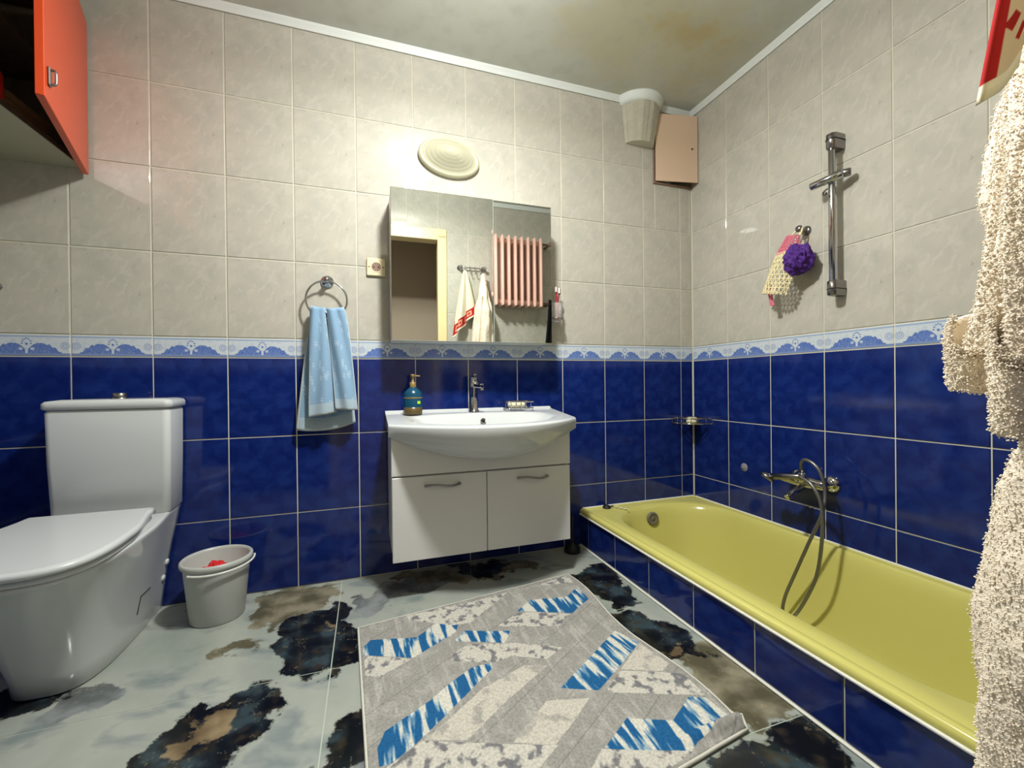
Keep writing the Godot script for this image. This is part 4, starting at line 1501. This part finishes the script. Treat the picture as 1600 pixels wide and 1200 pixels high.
func build_mitt() -> void:
	# netted strings between two edges, from the hook down to the left
	var t := thing("crochet_mitt", "cream and pink crocheted bath mitt hanging from the wall hook", "bath mitt", Vector3.ZERO)
	var f := func(u: float, v: float) -> Vector3:
		var left := Vector3(-0.062, 1.478, 0.646).lerp(Vector3(-0.085, 1.262, 0.548), v)
		var right := Vector3(-0.058, 1.470, 0.702).lerp(Vector3(-0.080, 1.236, 0.655), v)
		left += Vector3(0, 0, -0.016) * sin(v * PI)
		right += Vector3(0, 0, 0.016) * sin(v * PI)
		return left.lerp(right, u) + Vector3(-0.024 * sin(u * PI) - 0.004 * sin(u * 9.0 + v * 7.0), 0, 0)
	for e in [[0.0, 0.30, "pink_band", M.pink], [0.28, 1.0, "cream_net", M.crochet]]:
		var st := S()
		for k in 16:
			var path := PackedVector3Array()
			for j in 19:
				var s := j / 18.0
				path.append(f.call(clampf((k % 8) / 7.0 + 0.06 * sin(s * 17.0 * (e[1] - e[0]) + (0.0 if k < 8 else PI)), 0, 1), lerpf(e[0], e[1], s)))
			tube(st, path, 0.0027, 5)
		var cross_rows := int(13 * (e[1] - e[0]))
		for k in cross_rows + 1:
			var v := lerpf(e[0], e[1], k / float(cross_rows))
			var path := PackedVector3Array()
			for j in 11:
				path.append(f.call(j / 10.0, v) + Vector3(0, 0.0025 * (j % 2), 0))
			tube(st, path, 0.0026, 5)
		part(st, e[2], e[3], t)
	var st := S()
	for k in 9:
		var c: Vector3 = f.call(k / 8.0, 1.0) + Vector3(0, -0.006, 0)
		lathe(st, [0, -0.006, 0.005, -0.003, 0.006, 0, 0.005, 0.003, 0, 0.006], 8, Transform3D(Basis.IDENTITY, c))
	for k in 7:
		var c: Vector3 = f.call(1.0, 0.45 + k * 0.08) + Vector3(-0.004, 0, 0.006)
		lathe(st, [0, -0.005, 0.005, -0.002, 0.005, 0.002, 0, 0.005], 8, Transform3D(Basis.IDENTITY, c))
	part(st, "picot_edge", M.crochet, t)
	st = S()
	for k in 4:
		tube(st, smooth_path([Vector3(-0.072, 1.300, 0.566 + 0.004 * k), Vector3(-0.070, 1.262, 0.560 + 0.006 * k), Vector3(-0.070, 1.225, 0.570 + 0.003 * k), Vector3(-0.068, 1.195, 0.572 + 0.005 * k)], 5), 0.0045, 6)
	part(st, "pink_tassel", M.pink, t)
	st = S()
	tube(st, smooth_path([Vector3(-0.060, 1.474, 0.660), Vector3(-0.050, 1.495, 0.676), Vector3(-0.044, 1.512, 0.690), Vector3(-0.046, 1.500, 0.704), Vector3(-0.056, 1.470, 0.700)], 5), 0.004, 7)
	part(st, "hanging_loop", M.crochet, t)

# ---------------------------------------------------------------- things on the rear wall, seen in the mirror
func build_rear_wall_things() -> void:
	var t := thing("radiator", "pink cast radiator high on the rear wall, seen in the mirror", "radiator", Vector3.ZERO)
	var n := 8
	var y0 := 1.510
	var y1 := 2.095
	for k in n:
		var x := -0.775 + 0.0575 * k
		var st := S()
		var rings := []
		for e in [[0.6, 0.0], [1.0, 0.03], [1.0, 0.97], [0.6, 1.0]]:
			var w: float = 0.0105 * e[0]
			var dp: float = 0.062 * (0.85 + 0.15 * e[0])
			var r := rrect(x - w, x + w, 1.745 - dp, 1.745 + dp, [w * 0.8, w * 0.8, w * 0.8, w * 0.8], lerpf(y0, y1, e[1]), 4)
			r.reverse()
			rings.append(r)
		loft(st, rings)
		for y in [y0 + 0.035, y1 - 0.035]:
			bar(st, Vector3(x - 0.0287, y, 1.745), Vector3(x + 0.0287, y, 1.745), 0.022, 14)
		part(st, "section", M.radiator, t)
	for y in [y0 + 0.035, y1 - 0.035]:
		var st := S()
		bar(st, Vector3(-0.34, y, 1.745), Vector3(-0.255, y, 1.745), 0.011, 12)
		bar(st, Vector3(-0.275, y, 1.745), Vector3(-0.275, y, REAR - 0.001), 0.011, 12)
		lathe(st, [0, 0, 0.016, 0, 0.018, 0.004, 0.018, 0.030, 0.014, 0.034, 0, 0.034], 16, axis_to(Vector3(-0.275, y, 1.740), Vector3(0, 0, -1)))
		part(st, "valve", M.hatch_frame, t)
	for x in [-0.66, -0.43]:
		var st := S()
		box(st, Vector3(x, y0 + 0.14, 1.825), Vector3(0.02, 0.03, 0.049), 0.003)
		part(st, "wall_bracket", M.radiator, t)
	var bc := thing("black_cloth", "black cloth hanging from the radiator's lower valve", "cloth", Vector3.ZERO)
	var s1 := S()
	sheet(s1, 10, 30, func(u: float, v: float) -> Vector3:
		return Vector3(-0.30 - 0.045 * v + (0.03 + 0.09 * v) * u, 1.575 - 0.42 * v, 1.705 - 0.012 * sin(u * 7.0 + v * 2.0) * (0.4 + v)), 0.008)
	part(s1, "cloth", M.black_cloth, bc)
	# hook rail
	var hr := thing("hook_rail", "chrome hook rail on the rear wall holding towel and robe", "hook rail", Vector3(0, 1.768, 0))
	for x in [-1.054, -0.850]:
		var st := S()
		lathe(st, [0.024, 0, 0.024, 0.006, 0.018, 0.012, 0.009, 0.015, 0.009, 0.040, 0.015, 0.046, 0.015, 0.054, 0.010, 0.060, 0, 0.061], 22, axis_to(Vector3(x, 0, REAR), Vector3(0, 0, -1)))
		part(st, "mount", M.chrome, hr)
	var sr := S()
	bar(sr, Vector3(-1.054, 0, REAR - 0.032), Vector3(-0.850, 0, REAR - 0.032), 0.005, 10)
	part(sr, "rod", M.chrome, hr)
	for k in 4:
		var x := -1.015 + 0.042 * k
		var st := S()
		tube(st, smooth_path([Vector3(x, 0.012, REAR - 0.034), Vector3(x, 0.0, REAR - 0.040), Vector3(x + 0.002, -0.035, REAR - 0.042), Vector3(x + 0.004, -0.052, REAR - 0.054), Vector3(x + 0.006, -0.040, REAR - 0.068)], 5), 0.0032, 8)
		part(st, "hook", M.chrome, hr)
	# cream towel with the red woven border
	var tw := thing("cream_towel", "cream cotton towel with a red woven border on the hook rail", "towel", Vector3.ZERO)
	var st := S()
	sheet(st, 64, 60, func(u: float, v: float) -> Vector3:
		var w := 0.020 + 0.205 * pow(v, 0.85)
		var x := -1.022 - w * 0.52 + w * u
		var drop := lerpf(0.565, 0.33, u)
		var fold := (0.006 + 0.010 * v) * sin(u * 13.0 + 0.8 * v) + 0.005 * v * sin(u * 29.0 + 2.0)
		return Vector3(x + 0.010 * v * sin(u * 17.0), 1.735 - drop * v, 1.785 + 0.012 * v - 0.078 * v * pow(1.0 - u, 2.0) + fold), 0.006, true)
	part(st, "cloth", M.cream_towel, tw)

# ---------------------------------------------------------------- bathrobe
func along(table: Array, y: float) -> float:
	for k in table.size() - 1:
		if y <= table[k + 1][0]:
			return lerpf(table[k][1], table[k + 1][1], smoothstep(0, 1, (y - table[k][0]) / (table[k + 1][0] - table[k][0])))
	return table[-1][1]

func build_robe() -> void:
	var t := thing("bathrobe", "cream terry bathrobe hanging at the right edge beside the bathtub", "bathrobe", Vector3.ZERO)
	var n1 := noise(111, 3.0, 3)
	var n2 := noise(112, 70.0, 3)
	var surf_pts := []
	# body: folded cloth gathered at the hook, drawn in at the belt
	var rings := []
	var nh := 320
	var ns := 120
	var depth := [[0.16, 0.116], [0.50, 0.115], [0.68, 0.095], [0.78, 0.068], [0.95, 0.082], [1.15, 0.098], [1.38, 0.080], [1.55, 0.050], [1.715, 0.018]]
	var width := [[0.16, 0.094], [0.50, 0.090], [0.78, 0.074], [1.15, 0.086], [1.40, 0.070], [1.55, 0.040], [1.715, 0.014]]
	for j in nh + 1:
		var y := lerpf(0.16, 1.715, float(j) / nh)
		var cx := lerpf(-0.884, -0.868, smoothstep(1.2, 1.7, y))
		var rx := along(width, y)
		var rz := along(depth, y)
		var cz := lerpf(1.742, 1.785, smoothstep(1.3, 1.7, y))
		var ring := PackedVector3Array()
		for k in ns:
			var a := TAU * k / ns
			var fold := 1.0 + 0.13 * sin(a * 5.0 + 2.6 * n1.get_noise_2d(y * 0.5, 1.0) + y) + 0.05 * sin(a * 9.0 - y * 1.3)
			var p := Vector3(cx + rx * fold * cos(a), y, cz - rz * fold * sin(a))
			p += Vector3(cos(a), 0, -sin(a)) * (0.0022 * n2.get_noise_3dv(p) + 0.010 * n1.get_noise_3dv(p * 2.0))
			p.z = minf(p.z, REAR - 0.008)
			ring.append(p)
			if y < 1.5 and cos(a) < 0.45:
				surf_pts.append([p, Vector3(cos(a), 0.0, -sin(a))])
		rings.append(ring)
	var st := S()
	loft(st, rings)
	part(st, "body", M.terry, t)
	# two sleeves with turned-back cuffs
	for e in [[Vector3(-0.900, 1.52, 1.725), Vector3(-0.930, 1.22, 1.690), Vector3(-0.945, 1.00, 1.676), Vector3(-0.950, 0.850, 1.648), 0.020, 0.024, 0.075], [Vector3(-0.925, 1.45, 1.735), Vector3(-0.968, 1.12, 1.708), Vector3(-0.978, 0.93, 1.712), Vector3(-0.982, 0.792, 1.706), 0.018, 0.022, 0.13]]:
		rings = []
		var path := smooth_path([e[0], e[1], e[2], e[3]], 40)
		for j in path.size():
			var f := float(j) / (path.size() - 1)
			var r: float = lerpf(e[4], e[5], f * f)
			var ring := PackedVector3Array()
			for k in 56:
				var a := TAU * k / 56
				var fold := 1.0 + 0.12 * sin(a * 3.0 + f * 4.0) + 0.05 * sin(a * 7.0)
				var p := path[j] + Vector3(cos(a), 0, sin(a)) * r * fold
				p += Vector3(cos(a), 0, sin(a)) * 0.0022 * n2.get_noise_3dv(p)
				ring.append(p)
				if cos(a) < 0.3:
					surf_pts.append([p, Vector3(cos(a), 0.0, sin(a))])
			rings.append(ring)
		st = S()
		loft(st, rings)
		var sl := part(st, "sleeve", M.terry, t)
		st = S()
		rings = []
		var tip: Vector3 = e[3]
		var tall: float = e[6]
		var away := Vector3(0.92, 0, -0.40)
		# outside from the turned lower edge to the rim, then down the inside
		for c in [[0.90, 0.0], [1.16, -0.012], [1.28, 0.0], [1.32, 0.2], [1.34, 0.4], [1.36, 0.6], [1.38, 0.8], [1.38, 0.93], [1.30, 1.0], [1.18, 0.97], [1.10, 0.85], [1.02, 0.55], [0.95, 0.25], [0.90, 0.10]]:
			var ring := PackedVector3Array()
			for k in 56:
				var a := -TAU * k / 56
				var dir := Vector3(cos(a), 0, sin(a))
				var r: float = e[5] * c[0] * (1.0 + 0.07 * sin(a * 3.0 + 4.0))
				var p: Vector3 = tip + dir * r + Vector3(0, c[1] * tall * (1.0 + 0.32 * dir.dot(away)) + 0.010 * cos(a + 0.6), 0)
				p += dir * 0.0022 * n2.get_noise_3dv(p)
				ring.append(p)
				if cos(a) < 0.3 and c[0] > 1.1:
					for more in 6:
						surf_pts.append([p + Vector3(0, more * tall * 0.03, 0), dir])
			rings.append(ring)
		loft(st, rings, false, false)
		part(st, "cuff", M.terry, sl)
	# loops of the terry pile
	rng.seed = 113
	var tuft := S()
	lathe(tuft, [0.0012, 0.0, 0.0014, 0.0012, 0.0010, 0.0026, 0, 0.0032], 5)
	tuft.generate_normals()
	var mm := MultiMesh.new()
	mm.transform_format = MultiMesh.TRANSFORM_3D
	mm.mesh = tuft.commit()
	mm.instance_count = 60000
	for i in mm.instance_count:
		var e: Array = surf_pts[rng.randi() % surf_pts.size()]
		var d: Vector3 = (e[1] + Vector3(rng.randf_range(-1, 1), rng.randf_range(-1.2, 0.4), rng.randf_range(-1, 1)) * 0.6).normalized()
		var p: Vector3 = e[0] + Vector3(rng.randf_range(-1, 1), rng.randf_range(-1, 1), rng.randf_range(-1, 1)) * 0.003 - e[1] * 0.0012
		var x := axis_to(p, d)
		x.basis = x.basis.scaled(Vector3.ONE * rng.randf_range(0.55, 1.0))
		mm.set_instance_transform(i, x)
	var o := MultiMeshInstance3D.new()
	o.name = "terry_pile"
	o.multimesh = mm
	o.material_override = M.terry_tuft
	o.set_meta("kind", "stuff")
	t.add_child(o)

# ---------------------------------------------------------------- towel ring and hand towel
func build_towel_ring() -> void:
	var t := thing("towel_ring", "chrome towel ring on the back wall left of the socket", "towel ring", Vector3(-1.957, 1.305, 0.0))
	var st := S()
	lathe(st, [0.027, 0, 0.027, 0.006, 0.022, 0.012, 0.012, 0.016, 0.010, 0.020, 0.010, 0.042, 0.013, 0.046, 0.011, 0.052, 0, 0.054], 26, axis_to(Vector3(0, 0.004, 0), Vector3(0, 0, 1)))
	part(st, "mount", M.chrome, t)
	st = S()
	var ring := PackedVector3Array()
	for k in 48:
		var a := TAU * k / 48.0
		ring.append(Vector3(0.081 * sin(a), -0.082 + 0.081 * cos(a), 0.044 + 0.004 * (1.0 - cos(a))))
	tube(st, ring, 0.0042, 8, true)
	part(st, "ring", M.chrome, t)
	var h := thing("hand_towel", "light blue flowered hand towel draped through the towel ring", "towel", Vector3.ZERO)
	# rear fall: wide and longest
	st = S()
	sheet(st, 36, 44, func(u: float, v: float) -> Vector3:
		var w := lerpf(0.120, 0.235, pow(v, 0.8))
		var cx := lerpf(-1.957, -1.965, v)
		return Vector3(cx + w * (u - 0.5), lerpf(1.180, 0.672 + 0.022 * pow(u, 2.0), v) - 0.012 * sin(u * PI) * v, 0.026 + 0.008 * sin(u * 11.0) * v + 0.006 * v), 0.006)
	part(st, "rear_fall", M.towel, h)
	# front fall in two overlapping folds
	st = S()
	sheet(st, 28, 44, func(u: float, v: float) -> Vector3:
		var x0 := lerpf(-2.018, -2.030, v)
		var x1 := lerpf(-1.965, -1.922, v)
		return Vector3(lerpf(x0, x1, u), lerpf(1.186, 0.726 + 0.018 * u, v), 0.058 + 0.014 * sin(u * PI) + 0.010 * v + 0.006 * sin(u * 8.0 + v * 3.0)), 0.007)
	part(st, "front_fold", M.towel, h)
	st = S()
	sheet(st, 28, 44, func(u: float, v: float) -> Vector3:
		var x0 := lerpf(-1.955, -1.925, v)
		var x1 := lerpf(-1.890, -1.838, pow(v, 0.6))
		return Vector3(lerpf(x0, x1, u), lerpf(1.186 - 0.006 * sin(u * PI), 0.757 - 0.006 * u, v), 0.064 + 0.014 * sin(u * PI * 0.9) + 0.012 * v + 0.005 * sin(u * 9.0 - v * 4.0)), 0.007)
	part(st, "front_fold", M.towel, h)
	# the bend over the ring
	st = S()
	sheet(st, 26, 14, func(u: float, v: float) -> Vector3:
		var a := PI * v
		var x := lerpf(-2.018, -1.890, u)
		return Vector3(x, 1.168 + 0.022 * sin(a) - 0.010 * (1.0 - sin(u * PI)) * 0.3 - 0.006 * cos((u - 0.5) * 5.0), 0.045 - 0.021 * cos(a)), 0.006)
	part(st, "bend", M.towel, h)

# ---------------------------------------------------------------- mat
func build_mat() -> void:
	var t := thing("bath_mat", "grey, white and blue patterned bath mat on the marble floor", "mat", Vector3.ZERO)
	var a := Vector3(-1.836, 0, 0.432)
	var ab := Vector3(0.866, 0, -0.127)
	var ad := Vector3(0.046, 0, 0.911)
	var n := noise(121, 3.0, 2)
	var shape := func(u: float, v: float) -> Vector3:
		var p := a + ab * u + ad * v
		# the right side waves a little and the near right corner is rucked up in a crease
		p += Vector3(0.016 * sin(v * 9.0 + 0.5) * u * u, 0, 0)
		var y := 0.0055 + 0.0025 * absf(n.get_noise_2d(u * 2.0, v * 2.0))
		var crease := (v - 0.975) + (1.0 - u) * 0.12
		if u > 0.72:
			y += 0.024 * exp(-pow(crease / 0.014, 2.0)) * smoothstep(0.72, 0.95, u)
		return p + Vector3(0, y, 0)
	var st := S()
	sheet(st, 96, 96, shape, 0.007)
	part(st, "pile", M.rug, t)
	st = S()
	var edge := PackedVector3Array()
	for e in [[0, 0, 1, 0], [1, 0, 1, 1], [1, 1, 0, 1], [0, 1, 0, 0]]:
		for k in 48:
			var f := k / 48.0
			edge.append(shape.call(lerpf(e[0], e[2], f), lerpf(e[1], e[3], f)))
	tube(st, edge, 0.0046, 6, true)
	part(st, "hem", M.rug_hem, t, "white bound edge")

# ---------------------------------------------------------------- everything else
func build_small_things() -> void:
	# bucket with red cloth
	var t := thing("bucket", "grey plastic bucket on the floor beside the toilet", "bucket", Vector3(-2.337, 0.0, 0.152))
	var st := S()
	lathe(st, [0, 0.004, 0.080, 0.004, 0.084, 0.0, 0.087, 0.004, 0.088, 0.022, 0.0895, 0.025, 0.106, 0.205, 0.106, 0.205, 0.113, 0.206, 0.116, 0.212, 0.115, 0.222, 0.110, 0.226, 0.105, 0.224, 0.102, 0.216, 0.084, 0.012, 0, 0.010], 48)
	part(st, "pail", M.bucket, t)
	st = S()
	var arc := PackedVector3Array()
	for k in 25:
		var a := lerpf(-0.25, 2.1, k / 24.0)
		arc.append(Vector3(0.120 * cos(a), 0.204 - 0.006 * sin(a), 0.120 * sin(a)))
	tube(st, arc, 0.004, 7)
	part(st, "handle", M.white_board, t)
	var rc := thing("red_cloth", "crumpled red cloth inside the grey bucket", "cloth", Vector3(-2.345, 0.012, 0.150))
	st = S()
	var nn := noise(131, 1.5, 3)
	var rows := []
	for j in 21:
		var row := PackedVector3Array()
		var th := PI * j / 20.0
		for i in 36:
			var ph := TAU * i / 36.0
			var d := Vector3(sin(th) * cos(ph), cos(th), sin(th) * sin(ph))
			var k := 1.0 + 0.35 * nn.get_noise_3dv(d * 1.6)
			row.append(Vector3(0, 0.098, 0) + d * Vector3(0.060, 0.092, 0.056) * k)
		rows.append(row)
	for j in 20:
		for i in 36:
			var i2 := (i + 1) % 36
			if j > 0:
				tri(st, rows[j][i], rows[j][i2], rows[j + 1][i])
			if j < 19:
				tri(st, rows[j][i2], rows[j + 1][i2], rows[j + 1][i])
	part(st, "cloth", M.red_cloth, rc)
	# plunger
	t = thing("plunger", "black rubber plunger on the floor by the bathtub corner", "plunger", Vector3(-0.822, 0.0, 0.068))
	st = S()
	lathe(st, [0.038, 0.0, 0.041, 0.004, 0.040, 0.018, 0.032, 0.032, 0.018, 0.042, 0.013, 0.050, 0, 0.052], 28)
	part(st, "cup", M.black_rubber, t)
	st = S()
	bar(st, Vector3(0, 0.045, 0), Vector3(0.022, 0.175, -0.040), 0.008, 12)
	part(st, "stick", M.black_rubber, t)
	# corner shelf
	t = thing("corner_shelf", "chrome wire corner shelf above the bathtub", "shelf", Vector3(0, 0.622, 0))
	st = S()
	for e in [[0.0, 0.150, 0.0026], [0.030, 0.150, 0.0030], [0.0, 0.115, 0.0016], [0.0, 0.080, 0.0016], [0.0, 0.045, 0.0016]]:
		var path := PackedVector3Array()
		for k in 17:
			var a := PI * 0.5 * k / 16.0
			path.append(Vector3(-0.004 - (e[1] - 0.004) * cos(a), e[0], 0.004 + (e[1] - 0.004) * sin(a)))
		tube(st, path, e[2], 6)
	for y in [0.0, 0.030]:
		bar(st, Vector3(-0.004, y, 0.004), Vector3(-0.150, y, 0.004), 0.0022, 6)
		bar(st, Vector3(-0.004, y, 0.004), Vector3(-0.004, y, 0.150), 0.0022, 6)
	for k in 7:
		var a := PI * 0.5 * k / 6.0
		var p := Vector3(-0.004 - 0.146 * cos(a), 0, 0.004 + 0.146 * sin(a))
		bar(st, p, p + Vector3(0, 0.030, 0), 0.0016, 6)
		bar(st, Vector3(-0.010, 0, 0.010), p, 0.0014, 6)
	part(st, "wire_frame", M.chrome, t)
	var so := thing("soap_bar", "cream soap bar lying on the corner shelf above the bathtub", "soap", Vector3(-0.072, 0.6245, 0.072))
	so.rotation.y = PI * 0.25
	st = S()
	soap_shape(st, Vector3(0.050, 0.015, 0.029))
	part(st, "bar", M.soap, so)
	# suction cup mark on the blue tile
	t = thing("suction_cup", "small clear suction cup stuck on a blue tile right of the corner", "suction cup", Vector3(0, 0.422, 0.356))
	st = S()
	lathe(st, [0.021, 0.0005, 0.020, 0.003, 0.012, 0.006, 0.006, 0.008, 0.005, 0.013, 0, 0.014], 24, axis_to(Vector3.ZERO, Vector3(-1, 0, 0)))
	part(st, "cup", M.glass, t)
	# flue cover clad in strips of wall tile
	t = thing("flue_cover", "tapered tile-clad flue cover hanging from the ceiling near the corner", "flue cover", Vector3.ZERO)
	var top := [Vector3(-0.462, 2.374, 0.0), Vector3(-0.430, 2.374, 0.052), Vector3(-0.372, 2.374, 0.082), Vector3(-0.308, 2.374, 0.080), Vector3(-0.252, 2.374, 0.050), Vector3(-0.224, 2.374, 0.0)]
	var bot := [Vector3(-0.440, 2.168, 0.0), Vector3(-0.420, 2.168, 0.032), Vector3(-0.372, 2.168, 0.052), Vector3(-0.322, 2.168, 0.052), Vector3(-0.280, 2.168, 0.030), Vector3(-0.262, 2.168, 0.0)]
	st = S()
	st.set_smooth_group(-1)
	var mid := Vector3(-0.345, 2.26, 0.0)
	for k in 5:
		flat_out(st, [bot[k], bot[k + 1], top[k + 1], top[k]], (top[k] + bot[k + 1]) * 0.5 - mid)
	flat_out(st, bot, Vector3.DOWN)
	flat_out(st, top, Vector3.UP)
	flat_out(st, [bot[0], bot[5], top[5], top[0]], Vector3(0, 0, -1))
	part(st, "core", M.grout, t)
	for k in 5:
		for half in 2:
			st = S()
			st.set_smooth_group(-1)
			var f0 := half * 0.5 + 0.02
			var f1 := half * 0.5 + 0.48
			var q := [bot[k].lerp(bot[k + 1], f0), bot[k].lerp(bot[k + 1], f1), top[k].lerp(top[k + 1], f1), top[k].lerp(top[k + 1], f0)]
			var nrm: Vector3 = (q[1] - q[0]).cross(q[3] - q[0]).normalized()
			if nrm.dot(q[0] - mid) < 0:
				nrm = -nrm
			var o := []
			for p in q:
				o.append(p + nrm * 0.003)
			var u0 := 0.1 * (k * 2 + half)
			quad_uv(st, o, [Vector2(u0, 0.7), Vector2(u0 + 0.1, 0.7), Vector2(u0 + 0.1, 0.0), Vector2(u0, 0.0)])
			for i in 4:
				flat_out(st, [q[i], q[(i + 1) % 4], o[(i + 1) % 4], o[i]], (q[i] + q[(i + 1) % 4]) * 0.5 - (q[0] + q[2]) * 0.5)
			part(st, "tile_strip", M.strip_tile, t)
	st = S()
	var path := PackedVector3Array()
	for p in smooth_path([Vector3(-0.480, 0, -0.002), Vector3(-0.440, 0, 0.060), Vector3(-0.374, 0, 0.095), Vector3(-0.306, 0, 0.093), Vector3(-0.244, 0, 0.058), Vector3(-0.206, 0, -0.002)], 5):
		path.append(p)
	var prof := [[-0.014, 2.372], [0.0, 2.372], [0.006, 2.388], [0.018, 2.408], [0.020, CEIL], [-0.02, CEIL]]
	var rings := []
	for i in path.size():
		var dd := (path[mini(i + 1, path.size() - 1)] - path[maxi(i - 1, 0)]).normalized()
		var outn := Vector3(-dd.z, 0, dd.x)
		if outn.dot(path[i] - Vector3(-0.343, 0, -0.02)) < 0:
			outn = -outn
		var ring := PackedVector3Array()
		for e in prof:
			ring.append(path[i] + outn * (e[0] - 0.008) + Vector3(0, e[1], 0))
		rings.append(ring)
	loft(st, rings)
	part(st, "cornice", M.white_paint, t)
	# access hatch with its door ajar
	t = thing("access_hatch", "pinkish metal access hatch ajar in the upper corner", "hatch", Vector3.ZERO)
	for e in [[-0.2575, 2.168, 0.009, 0.392], [-0.0085, 2.168, 0.009, 0.392], [-0.133, 1.978, 0.240, 0.012], [-0.133, 2.358, 0.240, 0.012]]:
		part(boxed(Vector3(e[0], e[1], 0.004), Vector3(e[2], e[3], 0.008), 0.001), "frame_strip", M.hatch_frame, t)
	var hg := Vector3(-0.254, 0, 0.014)
	var fr := Vector3(-0.006, 0, 0.062)
	var dir := (fr - hg).normalized()
	var bas := Basis(dir, Vector3.UP, dir.cross(Vector3.UP))
	var door := part(boxed((hg + fr) * 0.5 + Vector3(0, 2.172, 0), Vector3((fr - hg).length(), 0.376, 0.006), 0.001, bas), "door", M.hatch, t)
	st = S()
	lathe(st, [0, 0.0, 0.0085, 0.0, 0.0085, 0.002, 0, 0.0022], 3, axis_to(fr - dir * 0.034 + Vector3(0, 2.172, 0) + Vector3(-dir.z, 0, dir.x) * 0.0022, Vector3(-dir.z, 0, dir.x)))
	part(st, "keyhole_shade", M.hole_shade_and_lines, door)  # small raised chip coloured dark in place of the shade in a keyhole
	# small hook at the left edge of the view
	t = thing("wall_hook", "small dark hook on the back wall above the toilet", "hook", Vector3(-3.038, 1.222, 0.0))
	st = S()
	lathe(st, [0.014, 0, 0.014, 0.004, 0.007, 0.008, 0.006, 0.022, 0.009, 0.028, 0.006, 0.034, 0, 0.035], 18, axis_to(Vector3.ZERO, Vector3(0, 0.1, 1)))
	part(st, "knob", M.dull_chrome, t)
